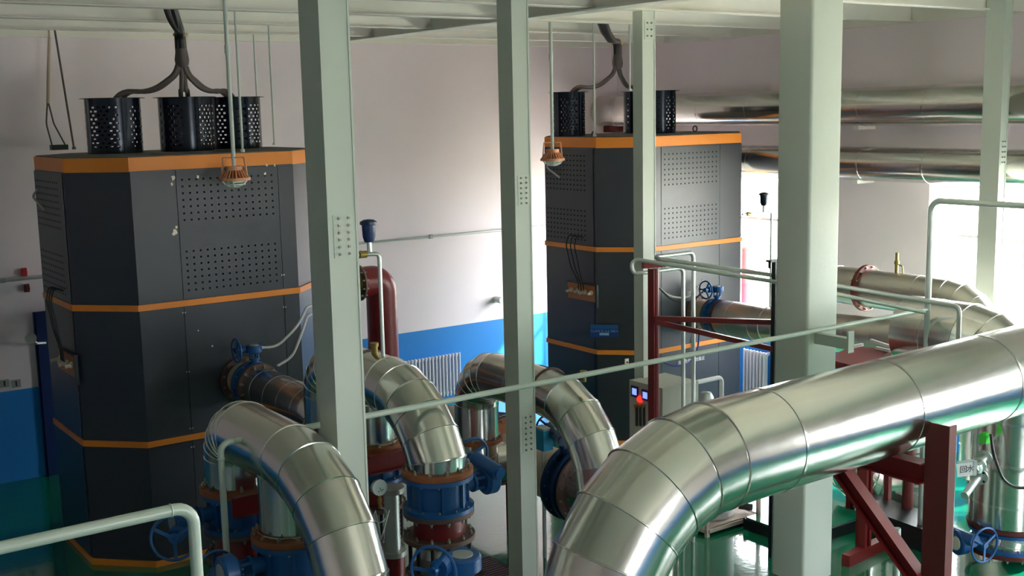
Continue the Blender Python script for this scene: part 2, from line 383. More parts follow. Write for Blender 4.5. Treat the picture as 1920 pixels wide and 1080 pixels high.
col_steel(612, 360, 7.2, .195, .24, 'thick pale green steel column nearest on the left, in front of the dark boiler', [(zof(640, 446, 7.2), .27, 6, .1)], 6.1)
col_steel(591, 300, 8.3, .13, .16, 'pale steel column mostly hidden behind the thick left column', [(zof(598, 365, 8.3), .27, 6, .1)], 6.1)
col_steel(965.5, 360, 10.3, .168, .22, 'pale green steel column between the two boilers with two bolt groups', [(zof(980, 358, 10.3), .27, 6, .1), (zof(990, 835, 10.3), .36, 7, .1)], 6.1)
col_steel(1205.5, 360, 12.3, .168, .15, 'slim pale steel column standing before the right boiler under the roof beam', [(zof(1200, 40, 12.3)-.1, .2, 3, .1)], 5.59)
col_steel(1871, 360, 13.55, .13, .24, 'pale steel column at far right before the bright window', [(zof(1880, 285, 13.5), .3, 5, .1)], 6.1)
t = thing('concrete_column', (8.45, 7.35, 0), 'broad pale green plastered column with rounded corners, right of centre', 'column')
c = P(1516, 500, Y=7.1); x0 = c.x; mb = MB()
poly = []
for cx_, cy_, a0 in ((x0+.03, 7.13, PI), (x0+.40, 7.13, 1.5*PI), (x0+.40, 7.47, 0), (x0+.03, 7.47, .5*PI)):
    for k in range(6): a = a0+k*PI/10; poly.append((cx_+.03*math.cos(a), cy_+.03*math.sin(a)))
mb.prism(poly, 0, ZC); build('shaft', mb, 'concrete', t, angle=25)
mb = MB(); mb.box((x0+.10, 6.72, 2.37), (x0+.115, 7.1, 2.46)); mb.box((x0+.10, 6.72, 2.46), (x0+.17, 7.1, 2.472)); mb.box((x0+.09, 6.70, 2.34), (x0+.17, 6.72, 2.54)); build('bracket', mb, 'rail', t)

# ------------------------------------------------------------------ boilers
def octo(X0, X1, Y0, Y1, c, o=0.0):
    k = o*.414; return [(X0+c-k, Y0-o), (X1-c+k, Y0-o), (X1+o, Y0+c-k), (X1+o, Y1-c+k), (X1-c+k, Y1+o), (X0+c-k, Y1+o), (X0-o, Y1-c+k), (X0-o, Y0+c-k)]
def perf(mb, O, ux, uz, W, Hh, blocks, nrm, depth=.012):
    """sheet with real square holes; blocks = (x0,z0,nx,nz,pitchx,pitchz,hole)"""
    xs = {0, W}; zs = {0, Hh}; holes = set()
    for (bx, bz, nx, nz, px_, pz, h, hz) in blocks:
        for i in range(nx): xs |= {round(bx+i*px_, 4), round(bx+i*px_+h, 4)}
        for j in range(nz): zs |= {round(bz+j*pz, 4), round(bz+j*pz+hz, 4)}
        for i in range(nx):
            for j in range(nz): holes.add((round(bx+i*px_, 4), round(bz+j*pz, 4)))
    xs = sorted(xs); zs = sorted(zs); O = V(O); ux = V(ux); uz = V(uz); n = V(nrm)
    vs = [O+ux*x+uz*z+n*depth for z in zs for x in xs]; nx_ = len(xs); fs = []
    for j in range(len(zs)-1):
        for i in range(nx_-1):
            if (xs[i], zs[j]) in holes: continue
            fs.append((j*nx_+i, j*nx_+i+1, (j+1)*nx_+i+1, (j+1)*nx_+i))
    mb.add(vs, fs)
    e = [O+ux*a+uz*b+n*dd for dd in (0.001, depth) for a, b in ((0, 0), (W, 0), (W, Hh), (0, Hh))]
    mb.add(e, [(0, 1, 5, 4), (1, 2, 6, 5), (2, 3, 7, 6), (3, 0, 4, 7)]); mb.add(e[:4], [(0, 1, 2, 3)], 1)
def perf_cyl(mb, O, r, h, gap0, rows=10, n=56, a_off=0):
    zs = [0]; z = .06
    rowz = []
    for j in range(rows): zs += [z, z+.022]; rowz.append(len(zs)-2); z += (h-.12)/rows
    zs.append(h); vs = []
    for z in zs:
        for i in range(n): a = 2*PI*i/n; vs.append((O[0]+r*math.cos(a), O[1]+r*math.sin(a), O[2]+z))
    fs = []
    for k in range(len(zs)-1):
        for i in range(n):
            j = (i+1) % n
            if k in rowz:
                rr = rowz.index(k); g = (i+a_off) % 14
                if (i+rr*1) % 2 == 0 and 2 < g < 13: continue
            fs.append((k*n+i, k*n+j, (k+1)*n+j, (k+1)*n+i))
    mb.add(vs, fs)
X0, X1, Y0, Y1, C8 = 3.12, 5.88, 11.52, 13.66, .5
def boiler(dx, label, left):
    t = thing('electric_boiler', ((X0+X1)/2+dx, (Y0+Y1)/2, 0), label, 'boiler')
    A, B = X0+dx, X1+dx
    mb = MB(); mb.prism(octo(A+.01, B-.01, Y0+.01, Y1-.01, C8), 0, 4.08); build('body', mb, 'dark', t, label='dark charcoal sheet metal casing')
    mb = MB(); mb.prism(octo(A, B, Y0, Y1, C8, -.012), 4.075, 4.215); build('roof_trim', mb, 'orange', t, label='orange fascia around the roof edge')
    mb = MB(); mb.prism(octo(A, B, Y0, Y1, C8, -.03), 4.215, 4.225); mb.box((A+.9, Y0+.25, 4.225), (A+1.35, Y0+.5, 4.235)); build('roof', mb, 'roofdust', t)
    for z in (2.685, 1.275, 0.0):
        mb = MB(); mb.prism(octo(A, B, Y0, Y1, C8, .008), z, z+.062); build('trim_band', mb, 'orange', t, label='orange band around the casing')
    # front panels
    sh = 0 if left else -.25; seams = (A+C8+.006, A+.965+sh, A+2.07+sh, B-C8-.006)
    tiers = ((.07, 1.268), (1.345, 2.678), (2.755, 4.068))
    for z0, z1 in tiers:
        for i in range(3):
            xa, xb = seams[i]+.004, seams[i+1]-.004
            if z0 > 2.7 and i == 1:
                mb = MB(); W = xb-xa; Hh = z1-z0
                perf(mb, (xa, Y0+.01, z0), (1, 0, 0), (0, 0, 1), W, Hh, [(.05, .08, 14, 7, .0745, .0665, .021, .021), (.05, .80, 14, 7, .0745, .068, .021, .021)], (0, -1, 0))
                build('perforated_door', mb, ['dark', 'darkhole'], t, angle=20)
            else:
                mb = MB(); mb.box((xa, Y0, z0), (xb, Y0+.01, z1)); build('panel', mb, 'dark', t)
    # left side panel, perforated
    ya, yb = Y0+C8+.06, Y1-C8-.02
    mb = MB(); perf(mb, (A+.01, yb, 2.755), (0, -1, 0), (0, 0, 1), yb-ya, 1.31, [(.04, .06, 12, 7, .075, .066, .03, .02), (.04, .74, 12, 8, .075, .066, .03, .02)], (-1, 0, 0))
    build('side_panel', mb, ['dark', 'darkhole'], t, angle=20)
    for z0, z1 in tiers[:2]:
        mb = MB(); mb.box((A, ya, z0), (A+.01, yb, z1)); build('panel', mb, 'dark', t)
    mb = MB(); mb.tube(fillet([(A-.002, yb-.1, 3.87), (A-.07, yb-.12, 3.8), (A-.002, yb-.34, 3.66)], .08), .012, 8); build('door_handle', mb, 'cap', t)
    # vent stacks
    spots = ((3.93, 12.9), (4.68, 12.75), (5.41, 13.1)) if left else ((3.37, 12.9), (4.86, 13.1), (4.72, 12.5))
    for i, (x, y) in enumerate(spots):
        r = .29 if left else .23; h = .585 if left else .6
        mb = MB(); perf_cyl(mb, (x+dx, y, 4.226), r, h, 0, rows=11, a_off=i*3)
        for a in (PI*1.08, PI*1.52): mb.box((x+dx+r*math.cos(a)-.012, y+r*math.sin(a)-.012, 4.226), (x+dx+r*math.cos(a)+.012, y+r*math.sin(a)+.012, 4.226+h))
        s_ = build('vent_stack', mb, 'duct', t)
        mb = MB(); mb.lathe([(r-.02, 0), (r+.05, 0), (r+.05, .006), (r-.02, .006), (r-.02, 0)], (x+dx, y, 4.226+h), (0, 0, 1), 48); build('top_rim', mb, 'duct', s_)
        SPOTS.append((x+dx, y, 4.226+h))
    # terminal board on the left flank with looping cables
    tb = MB(); tb.box((A-.03, 12.02, 2.0), (A-.001, 12.62, 2.22)); b_ = build('terminal_board', tb, 'board', t)
    tb = MB(); tb.box((A-.034, 11.985, 1.93), (A-.001, 12.02, 2.24)); tb.box((A-.04, 12.0, 2.22), (A-.001, 12.64, 2.235)); build('board_frame', tb, 'kerb', b_)
    for j in range(4):
        tb = MB(); y = 12.1+j*.14; tb.cyl((A-.03, y, 2.12), (A-.10-.03*(j % 2), y, 2.11), .02, 10); tb.cyl((A-.03, y, 2.12), (A-.05, y, 2.12), .034, 12); build('terminal', tb, 'ivory', b_)
    for j in range(3):
        tb = MB(); y = 12.32+j*.09
        pts = [(A-.01, y-.03, 2.86), (A-.10, y, 2.90), (A-.13, y+.02, 2.75), (A-.10, y-.04, 2.45), (A-.08, y-.08-.05*j, 2.26), (A-.08, y-.12-.03*j, 2.14)]
        tb.tube(fillet(pts, .2, 4), .008, 8); build('cable_loop', tb, 'cableb', b_)
    # back outlet pipe with flange, brass coloured neck and maroon drop pipe
    return t
SPOTS = []
bl = boiler(0, 'dark octagonal electric boiler with orange bands standing on the left', True)
br = boiler(6.86, 'dark octagonal electric boiler with orange bands standing in the middle right', False)
for (px_, py_, w_) in ((325, 333, .03), (322, 345, .018), (328, 436, .035), (331, 426, .015), (371, 332, .02), (497, 326, .02), (500, 310, .02), (372, 620, .01), (398, 649, .012), (515, 310, .014)):
    c = P(px_, py_, Y=Y0-.004); rn = random.Random(px_); mb = MB(); k = 9
    mb.add([(c.x+w_*math.cos(2*PI*i/k)*rn.uniform(.35, 1), Y0-.0035, c.z+w_*1.3*math.sin(2*PI*i/k)*rn.uniform(.35, 1)) for i in range(k)], [list(range(k))[::-1]]); build('paint_chip', mb, 'ivory', bl)
for (x_, z_) in ((X0+C8+.45, 2.0), (X0+C8+.475, 2.0), (X0+C8+1.56, 2.9), (X0+C8+1.585, 2.9), (X0+C8+1.56, 2.55), (X0+C8+1.585, 2.55), (X0+C8+.45, 2.62), (X0+C8+.475, 2.62), (X0+C8+.45, 1.4), (X0+C8+.475, 1.4), (X0+C8+.45, 1.2), (X0+C8+.475, 1.2)):
    mb = MB(); mb.lathe([(0, .004), (.008, .003), (.009, 0)], (x_, Y0-.0005, z_), (0, -1, 0), 8); build('panel_screw', mb, 'cap', bl)
# blue plate on the right boiler
def text(s, size, O, ux, uz, mtl, parent=None, name='lettering', align='CENTER', ext=.0008):
    cu = bpy.data.curves.new(name, 'FONT'); cu.body = s; cu.size = size; cu.align_x = align; cu.align_y = 'CENTER'; cu.extrude = ext
    o = bpy.data.objects.new(name, cu); COL.objects.link(o); bpy.context.view_layer.update()
    me = bpy.data.meshes.new_from_object(o.evaluated_get(bpy.context.evaluated_depsgraph_get())); bpy.data.objects.remove(o)
    ux = V(ux).normalized(); uz = V(uz).normalized(); n = ux.cross(uz); me.materials.clear(); me.materials.append(M[mtl])
    Mx = Matrix((ux, uz, n)).transposed().to_4x4(); me.transform(Matrix.Translation(V(O)-ORG[parent.name]) @ Mx)
    o = bpy.data.objects.new(name, me); COL.objects.link(o); o.parent = parent; ORG[o.name] = ORG[parent.name]; return o
# the plate sits on the diagonal face of the boiler
a0 = V((X0+6.86, Y0+C8, 0)); a1 = V((X0+C8+6.86, Y0, 0)); du = (a1-a0).normalized(); dn = V((-du.y*-1, -du.x, 0)); dn = V((du.y, -du.x, 0))
ray_ = P(1133, 620, d=1)-CAM
tt = (a0-CAM).dot(dn)/ray_.dot(dn); Cs = CAM+ray_*tt
on_diag = (Cs-a0).dot(du) < (a1-a0).length
if not on_diag: Cs = P(1133, 620, Y=Y0); du = V((1, 0, 0)); dn = V((0, -1, 0))
mb = MB(); mb.bar(Cs-du*.19+dn*.006, Cs+du*.19+dn*.006, .012, .17, ref=(0, 0, 1)); sg = build('rating_plate', mb, 'signd', br, label='small bright blue rating plate with pale print')
mb = MB(); mb.bar(Cs-du*.185+V((0, 0, .055))+dn*.0125, Cs+du*.185+V((0, 0, .055))+dn*.0125, .001, .055, ref=(0, 0, 1)); build('plate_header', mb, 'sign', sg)
mb = MB(); mb.bar(Cs-du*.065-V((0, 0, .045))+dn*.0125, Cs+du*.065-V((0, 0, .045))+dn*.0125, .001, .034, ref=(0, 0, 1)); build('print_block', mb, 'signt', sg)
text('CLAW 51 6.6 30KV', .046, Cs+dn*.0135-V((0, 0, .005)), du, (0, 0, 1), 'signt', sg)
text('高温危险 请勿靠近', .062, P(1296, 676, Y=Y0)+V((0, -.006, 0)), (1, 0, 0), (0, 0, 1), 'white', br)
mb = MB(); c = P(1174, 678, Y=Y0); mb.box((c.x-.03, Y0-.02, c.z-.04), (c.x+.03, Y0, c.z+.04)); k_ = build('latch_plate', mb, 'ivory', br)
mb = MB(); mb.cyl((c.x, Y0-.02, c.z-.005), (c.x, Y0-.035, c.z-.005), .014, 12); build('latch_button', mb, 'red', k_)

# boiler front outlets: butterfly valve and jacketed pipe towards the pumps
def outlet(x, z, yend, label_v, label_p, ends):
    R = .24; y = Y0-.002
    t = thing('flanged_stub', (x, y-.15, z), 'short beige pipe stub with rusty flange leaving the %s boiler front' % ends, 'pipe')
    mb = MB(); mb.cyl((x, y, z), (x, y-.27, z), .175, 36); build('stub', mb, 'beige', t); flange(t, (x, y-.001, z), (0, -1, 0), R, .16, .03, 'brownd', 12)
    flange(t, (x, y-.27, z), (0, -1, 0), R, .05, .03, 'brownd', 12, bolts=0)
    valve('butterfly_valve', (x, y-.302, z), (0, -1, 0), (0, 0, 1), (-1, 0, 0), R, .05, .14, label_v, wr=.12, s=.85, wlen=.2, side=-1)
    return y-.302-.142, R
yv, Rv = outlet(4.66, 1.84, 0, 'blue handwheel butterfly valve on the left boiler front outlet', '', 'left')
t = thing('insulated_pipe', (4.66, 9.9, 1.6), 'shiny jacketed outlet pipe running forward from the left boiler valve', 'pipe')
flange(t, (4.66, yv-.03, 1.84), (0, 1, 0), Rv, .1, .03, 'brownd', 12, sides=(-1,))
mb = MB(); clad_mb(mb, [(4.66, yv-.05, 1.84), (4.66, 9.35, 1.84), (4.66, 9.35, .3)], .205, .4, 4, .36, bead=.005); build('cladding', mb, 'alu', t)
mb = MB(); mb.cyl((4.66, 9.35, .3), (4.66, 9.35, 0), .12, 20); build('foot', mb, 'maroon2', t)
yv2, _ = outlet(11.38, 1.75, 0, 'bright blue handwheel butterfly valve on the right boiler front outlet', '', 'right')
t = thing('insulated_pipe', (11.38, 9.0, 0), 'jacketed outlet pipe from the right boiler passing behind the broad column and bending down', 'pipe')
flange(t, (11.38, yv2-.03, 1.75), (0, 1, 0), Rv, .1, .03, 'maroon2', 12, sides=(-1,))
mb = MB(); clad_mb(mb, [(11.38, yv2-.05, 1.75), (11.38, 10.2, 1.77), (11.38, 6.55, 1.93), (11.38, 6.55, .3)], .235, .6, 5, .4, bead=.006); build('cladding', mb, 'alu_dull', t)
mb = MB(); mb.cyl((11.38, 6.55, .3), (11.38, 6.55, 0), .12, 20); build('foot', mb, 'maroon2', t)
# second jacketed pipe of the right boiler, higher, with maroon flange and brass nipple
t = thing('insulated_pipe', (11.9, 8.7, 0), 'upper jacketed pipe with maroon flange collar in front of the far right window', 'pipe')
mb = MB(); clad_mb(mb, [(11.9, 10.0, .3), (11.9, 10.0, 2.32), (11.9, 7.45, 2.32), (11.9, 7.45, .3)], .235, .5, 5, .7, bead=.006); build('cladding', mb, 'alu_dull', t)
yc = P(1628, 540, X=11.9).y; flange(t, (11.9, yc, 2.32), (0, 1, 0), .29, .22, .05, 'maroon2', 14, sides=(-1, 1), name='flange_collar')
c = P(1681, 508, X=11.9); mb = MB(); mb.cyl((11.9, c.y, 2.52), (11.9, c.y, 2.80), .022, 12); mb.cyl((11.9, c.y, 2.66), (11.9, c.y, 2.7), .032, 12); mb.tube([(11.9, c.y-.02, 2.66), (11.9, c.y-.08, 2.64), (11.9, c.y-.1, 2.52)], .008, 8); build('brass_nipple', mb, 'brass', t)
for y in (10.0, 7.45): mb = MB(); mb.cyl((11.9, y, .3), (11.9, y, 0), .13, 20); build('foot', mb, 'maroon2', t)
t = thing('insulated_pipe', (12.6, 6.0, 0), 'jacketed pipe elbow at the right edge behind the pale column', 'pipe')
mb = MB(); clad_mb(mb, [(12.3, 7.3, .3), (12.3, 7.3, 1.95), (12.3, 6.15, 1.95), (12.3, 6.15, .3)], .23, .5, 5, .6, bead=.006); build('cladding', mb, 'alu_dull', t)
mb = MB(); mb.cyl((12.3, 6.85, 2.15), (12.3, 6.85, 2.42), .02, 10); build('brass_nipple', mb, 'brass', t)
for y in (7.3, 6.15): mb = MB(); mb.cyl((12.3, y, .3), (12.3, y, 0), .13, 20); build('foot', mb, 'maroon2', t)

# maroon return pipes behind the boilers' right flanks
def maroon(dx, label):
    x, y = P(717, 600, Y=13.45).x+dx, 13.45
    t = thing('maroon_pipe', (x, y, 0), label, 'pipe'); zt = P(717, 525, Y=13.45).z; yb_n = 13.3
    mb = MB(); mb.tube(fillet([(x-.30, y, zt), (x, y, zt), (x, y, 0)], .29, 10), .205, 32); build('drop_pipe', mb, 'maroon', t)
    mb = MB(); mb.tube(fillet([(X1+dx-.02, 12.95, zt), (X1+dx+.35, 12.95, zt), (X1+dx+.75, y, zt), (x-.3, y, zt)], .3, 5), .15, 28); build('brass_neck', mb, 'brass', t, label='dull yellow neck pipe')
    flange(t, (x-.32, y, zt), (-1, 0, 0), .24, .1, .03, 'brownd', 12, sides=(-1, 1)); flange(t, (X1+dx+.0, 12.95, zt), (1, 0, 0), .24, .1, .03, 'brownd', 12)
maroon(0, 'thick maroon bend dropping beside the left boiler, fed by a yellow neck')
maroon(6.86, 'thick red-maroon pipe dropping beside the right boiler before the window')

# ------------------------------------------------------------------ pump pipework: three jacketed arches
def stackset(x, y, z, Rf, word, stem, wdir, wheel=True, wr=.15, side=1, gauge=False, bolts=1, qo=.055):
    """valve, maroon spool, expansion joint and riser below an arch leg"""
    valve('flanged_valve', (x, y, z), (0, 0, -1), stem, wdir, Rf, .05, .265, 'blue flanged gear valve under the %s' % word, wr=wr, side=side, s=1.15, bolts=bolts, qo=qo)
    z -= .266
    t = thing('flanged_spool', (x, y, z-.22), 'short maroon spool with grey flanges below the %s' % word, 'pipe fitting')
    flange(t, (x, y, z), (0, 0, -1), Rf, .12, .035, 'brownd', 12, sides=(1,), bolts=bolts)
    mb = MB(); mb.cyl((x, y, z-.03), (x, y, z-.19), Rf*.72, 36); build('spool_pipe', mb, 'maroon', t)
    flange(t, (x, y, z-.185), (0, 0, -1), Rf*1.01, .12, .04, 'brownd', 12, sides=(-1,), bolts=bolts)
    z -= .226
    t = thing('expansion_joint', (x, y, z-.28), 'studded flexible joint with black tie rods below the %s' % word, 'pipe fitting')
    mb = MB(); mb.lathe([(Rf*.66, 0), (Rf*.62, -.05), (Rf*.72, -.11), (Rf*.62, -.17), (Rf*.66, -.24)], (x, y, z), (0, 0, 1), 36); build('sleeve', mb, 'galv', t)
    for i in range(12):
        a = 2*PI*(i+.5)/12; mb = MB(); mb.cyl((x+Rf*.86*math.cos(a), y+Rf*.86*math.sin(a), z), (x+Rf*.86*math.cos(a), y+Rf*.86*math.sin(a), z-.24), .015, 8); build('tie_rod', mb, 'rubber', t)
    flange(t, (x, y, z-.24), (0, 0, -1), Rf, .12, .035, 'brownd', 12, sides=(-1,), bolts=bolts)
    z -= .276
    t = thing('pump_pipe', (x, y, 0), 'maroon pipe standing on the floor below the %s' % word, 'pipe')
    mb = MB(); mb.cyl((x, y, z), (x, y, .05), Rf*.7, 32); build('riser', mb, 'maroon', t); mb = MB(); mb.box((x-.2, y-.2, 0), (x+.2, y+.2, .05)); build('base_plate', mb, 'brownd', t)
def arch(X, YR, YBr, YD, Zr, zR, zB, zD, r, word, Rf, shrink=.42, bigR=.75):
    t = thing('insulated_pipe_arch', (X, (YR+YD)/2, 0 if 0 else min(zR, zD)), '%s' % word, 'pipe')
    mb = MB(); RD = bigR; th = math.acos(max(0, 1-(Zr-zD-.05)/RD)) if Zr-zD-.05 < RD else PI/2
    arcp = [V((X, YD+RD*math.sin(th)-RD*math.sin(th*k/5), Zr-RD*(1-math.cos(th*k/5)))) for k in range(6)]
    pth = fillet([(X, YR, zR), (X, YR, Zr), arcp[0]+V((0, .0001, 0))], shrink, 5)[:-1]+arcp+[V((X, YD, zD))]
    clad_mb(mb, pth, r, 0, 0, .62, bead=.005, raw=True); build('cladding', mb, 'alu', t)
    if YBr:
        mb = MB(); clad_mb(mb, [(X, YBr, zB), (X, YBr, Zr-r*.5)], r*.93, .3, 5, .6); build('branch_cladding', mb, 'alu', t)
    for (y, z) in ((YR, zR), (YBr, zB), (YD, zD)):
        if y: flange(t, (X, y, z-.048), (0, 0, 1), Rf, .1, .046, 'brown', 12, bolts=1)
        if y:
            mb = MB(); n = 40
            vs = []; fs = []
            for i in range(n):
                a = 2*PI*i/n; vs += [(X+(r*.995)*math.cos(a), y+(r*.995)*math.sin(a), z+.02), (X+(r*.99)*math.cos(a), y+(r*.99)*math.sin(a), z-.002+.02*random.random())]
            for i in range(n): j = (i+1) % n; fs.append((2*i, 2*j, 2*j+1, 2*i+1))
            mb.add(vs, fs); build('torn_edge', mb, 'beige', t)
    return t
U1, U2, U3 = 2.95, 4.30, 6.60
a1_ = arch(U1+.05, 7.60, 6.72, 5.86, 2.44, 2.04, 1.95, 1.55, .218, 'nearest low jacketed pipe arch at lower left, behind the thin rail', .262, .42, .80)
a2_ = arch(U2, 8.72, 8.00, 7.02, 2.525, 2.0, 2.02, 2.035, .218, 'middle jacketed pipe arch with rust flange just right of the thick left column', .262)
a3_ = arch(U3, 9.95, 0, 7.90, 1.915, 1.2, 0, .95, .232, 'far jacketed pipe arch passing behind the column between the boilers', .27, .52, .8)
stackset(U1+.05, 7.60, 1.991, .25, 'rear leg of the nearest arch', (-1, 0, .0), (-.5, -.85, .1), wr=.15, side=-1)
stackset(U1+.05, 6.72, 1.901, .26, 'branch leg of the nearest arch', (-1, 0, 0), (0, 1, 0), wr=.13)
stackset(U1+.05, 5.86, 1.501, .26, 'front leg of the nearest arch', (1, 0, 0), (0, 1, 0))
stackset(U2, 8.72, 1.951, .25, 'rear leg of the middle arch', (-1, 0, 0), (0, 1, 0))
stackset(U2, 8.00, 1.971, .25, 'branch leg of the middle arch', (-1, -.3, 0), (0, 1, 0))
stackset(U2, 7.02, 1.986, .262, 'front leg of the middle arch', (1, 0, .0), (0, 1, .12), wr=.145, side=1, qo=.085)
mb = MB(); clad_mb(mb, [(U3, 9.95, 1.15), (U3, 9.95, .86), (6.92, 9.95, .86)], .22, .26, 4, .6); build('tee_cladding', mb, 'alu', a3_)
for x, y, w in ((U3, 7.90, 'front leg of the far arch'),):
    z = 1.151 if y > 9 else .901
    t = thing('pump_pipe', (x, y, 0), 'maroon pipe standing on the floor below the %s' % w, 'pipe')
    mb = MB(); mb.cyl((x, y, z), (x, y, .05), .19, 32); build('riser', mb, 'maroon', t); mb = MB(); mb.box((x-.22, y-.22, 0), (x+.22, y+.22, .05)); build('base_plate', mb, 'brownd', t)
# brass nipples on the arch tops
for par, px_, py_, X in ((a2_, 702, 655, U2), (a3_, 1094, 693, U3)):
    c = P(px_, py_, X=X); zt = (2.525 if X == U2 else 1.915)+.2; mb = MB(); mb.cyl((X, c.y, zt), (X, c.y, zt+.09), .026, 14); mb.cyl((X, c.y, zt+.07), (X, c.y, zt+.1), .034, 14); build('brass_nipple', mb, 'brass', par)
# rusty open patch around the middle arch nipple
mb = MB(); mb.torus((U2, P(690, 657, X=U2).y, 2.525), (0, 1, 0), .222, .009, 40, 6); build('rusty_band', mb, 'brownd', a2_)
mb = MB(); mb.torus((U3, P(1030, 690, X=U3).y, 1.915), (0, 1, 0), .235, .009, 40, 6); build('rusty_band', mb, 'brownd', a3_)
# maroon channel beams carrying the legs
for (x0_, x1_, y, zt, w, dz) in ((2.8, 3.3, 7.22, 2.08, 'rear leg of the nearest arch', .14), (4.1, 4.72, 7.74, 1.99, 'branch leg of the middle arch', .15)):
    t = thing('channel_beam', ((x0_+x1_)/2, y, 0), 'maroon steel channel bracket under the %s' % w, 'beam')
    mb = MB(); mb.box((x0_, y-.01, zt-dz), (x1_, y, zt)); mb.box((x0_, y-.06, zt-.012), (x1_, y, zt)); mb.box((x0_, y-.06, zt-dz), (x1_, y, zt-dz+.012)); build('channel', mb, 'maroon', t)
    mb = MB(); mb.box((x1_-.07, y-.06, 0), (x1_, y, zt-dz)); build('leg', mb, 'maroon', t)
# pressure gauge by the middle arch
c = P(711, 914, d=8.6); t = thing('pressure_gauge', (c.x, c.y, c.z-.4), 'round steel pressure gauge with pale dial beside the thick left column', 'gauge')
ax = (CAM-c); ax.z *= .3; ax.normalize(); ax = (ax+V((.45, 0, 0))).normalized()
mb = MB(); mb.lathe([(0, -.03), (.055, -.03), (.06, -.02), (.06, .012), (.05, .012), (.05, .006), (0, .006)], c, ax, 32); build('case', mb, 'galv', t)
mb = MB(); mb.lathe([(0, 0), (.05, 0)], c+ax*.008, ax, 28); g_ = build('dial', mb, 'gauge', t)
mb = MB(); xg, yg, zg = frame(ax); mb.bar(c+ax*.01, c+ax*.01-xg*.03-yg*.012, .004, .002, ref=ax)
for e_ in ((-.028, .01), (-.02, -.024)): mb.lathe([(0, 0), (.005, 0)], c+ax*.0095+xg*e_[0]+yg*e_[1], ax, 10)
build('needle', mb, 'ink', g_)
mb = MB(); mb.cyl(c-V((0, 0, .055)), c-V((0, 0, .16)), .011, 10); mb.cyl(c-V((0, 0, .09)), c-V((0, 0, .12)), .018, 6); build('stem', mb, 'brass', t)
mb = MB(); mb.tube([c+V((.0+.055*math.sin(a)*1.0, 0, -.16-.0-.055+.055*math.cos(a))) for a in [k*PI/8 for k in range(0, 15)]]+[c+V((0, 0, -.4)), P(735, 965, d=8.9)+V((0, 0, .1))], .005, 8); build('coil_tube', mb, 'galv', t)
# grey multi-rod flexible connector under the branch
c = P(735, 965, d=8.9); t = thing('braided_hose', (c.x, c.y, 0), 'grey braided flexible hose standing behind the pressure gauge', 'hose')
mb = MB(); mb.lathe([(.06, 0)]+[(.058+.004*(k % 2), .02+k*.017) for k in range(26)]+[(.06, .46)], (c.x, c.y, c.z-.28), (0, 0, 1), 28); build('braid', mb, 'galv', t)
for dz in (-.32, .18):
    mb = MB(); mb.cyl((c.x, c.y, c.z+dz), (c.x, c.y, c.z+dz+.04), .10, 28); build('collar', mb, 'cap', t)
mb = MB(); mb.cyl((c.x, c.y, 0), (c.x, c.y, c.z-.32), .085, 24); build('maroon_stub', mb, 'maroon', t)
# gear valve in the bottom centre, stem upright
c = P(866, 1040, d=7.75); x_, y_ = c.x, c.y; zc = c.z-.14
t = thing('gear_valve', (x_, y_, 0), 'blue gear operator with large handwheel and round grey cap at bottom centre', 'valve')
mb = MB(); mb.lathe([(.05, -.1), (.24, -.1), (.24, -.07), (.2, -.06), (.2, .06), (.24, .07), (.24, .1), (.05, .1)], (x_, y_, zc-.32), (0, 1, 0), 40); build('valve_body', mb, 'blue', t)
actuator(t, (x_, y_, zc-.32), (0, 0, 1), (-.86, -.47, .1), .2, .2, .165, 1.3, 'blue', wlen=.2, side=-1)
mb = MB(); mb.cyl((x_, y_-.1, zc-.32), (x_, y_-.32, zc-.32), .19, 32); mb.cyl((x_, y_+.1, zc-.32), (x_, y_+.4, zc-.32), .19, 32); build('pipe_stub', mb, 'maroon2', t)
for yy in (y_-.27, y_+.25):
    mb = MB(); mb.box((x_-.06, yy, 0), (x_+.06, yy+.08, zc-.5)); build('support_leg', mb, 'maroon2', t)
# low headers behind and below the far arch
def header(x, yv, z, R, r, label, lv, ydn, yup):
    valve('butterfly_valve', (x, yv+.1, z), (0, -1, 0), (-.3, 0, 1), (.3, 1, .1), R, .1, .2, lv, m='blued', wr=.12, s=1.3, wlen=.2, nb=16)
    t = thing('insulated_pipe', (x, yv-.6, 0), label, 'pipe')
    flange(t, (x, yv-.14, z), (0, -1, 0), R*.97, .1, .035, 'brownd', 16)
    mb = MB(); clad_mb(mb, [(x, yv-.18, z), (x, ydn, z), (x, ydn, .02)], r, .42, 5, .5); build('cladding', mb, 'alu', t)
    mb = MB(); mb.cyl((x, yv+.13, z), (x, yup, z), r*.86, 36); mb.cyl((x, yv+.102, z), (x, yv+.135, z), R*.97, 36); build('rear_pipe', mb, 'beige', t); flange(t, (x, 10.285, z+.06), (0, 1, 0), R*.97, .1, .035, 'brown', 16, sides=(-1,))
    for yy, zz_ in ((yup-.2, z-r*.86+.02),):
        mb = MB(); mb.box((x-.1, yy, 0), (x+.1, yy+.1, zz_)); build('support_leg', mb, 'maroon2', t)
header(7.22, 9.05, .78, .40, .32, 'fat low jacketed header pipe in front of the dark blue valve', 'large dark blue valve with round blue gear head right of the middle column', 8.0, 10.29)
valve('butterfly_valve', (7.22, 10.52, .84), (0, -1, 0), (-.3, 0, 1), (.3, 1, .1), .40, .1, .2, 'large dark blue valve partly hidden left of the middle column', m='blued', wr=.12, s=1.3, wlen=.2, nb=16)
t = thing('flanged_stub', (7.22, 11.0, 0), 'beige pipe stub behind the partly hidden dark blue valve', 'pipe')
mb = MB(); mb.cyl((7.22, 10.56, .84), (7.22, 11.5, .84), .28, 32); build('stub', mb, 'beige', t); flange(t, (7.22, 10.56, .84), (0, -1, 0), .39, .1, .035, 'brownd', 16, bolts=0)
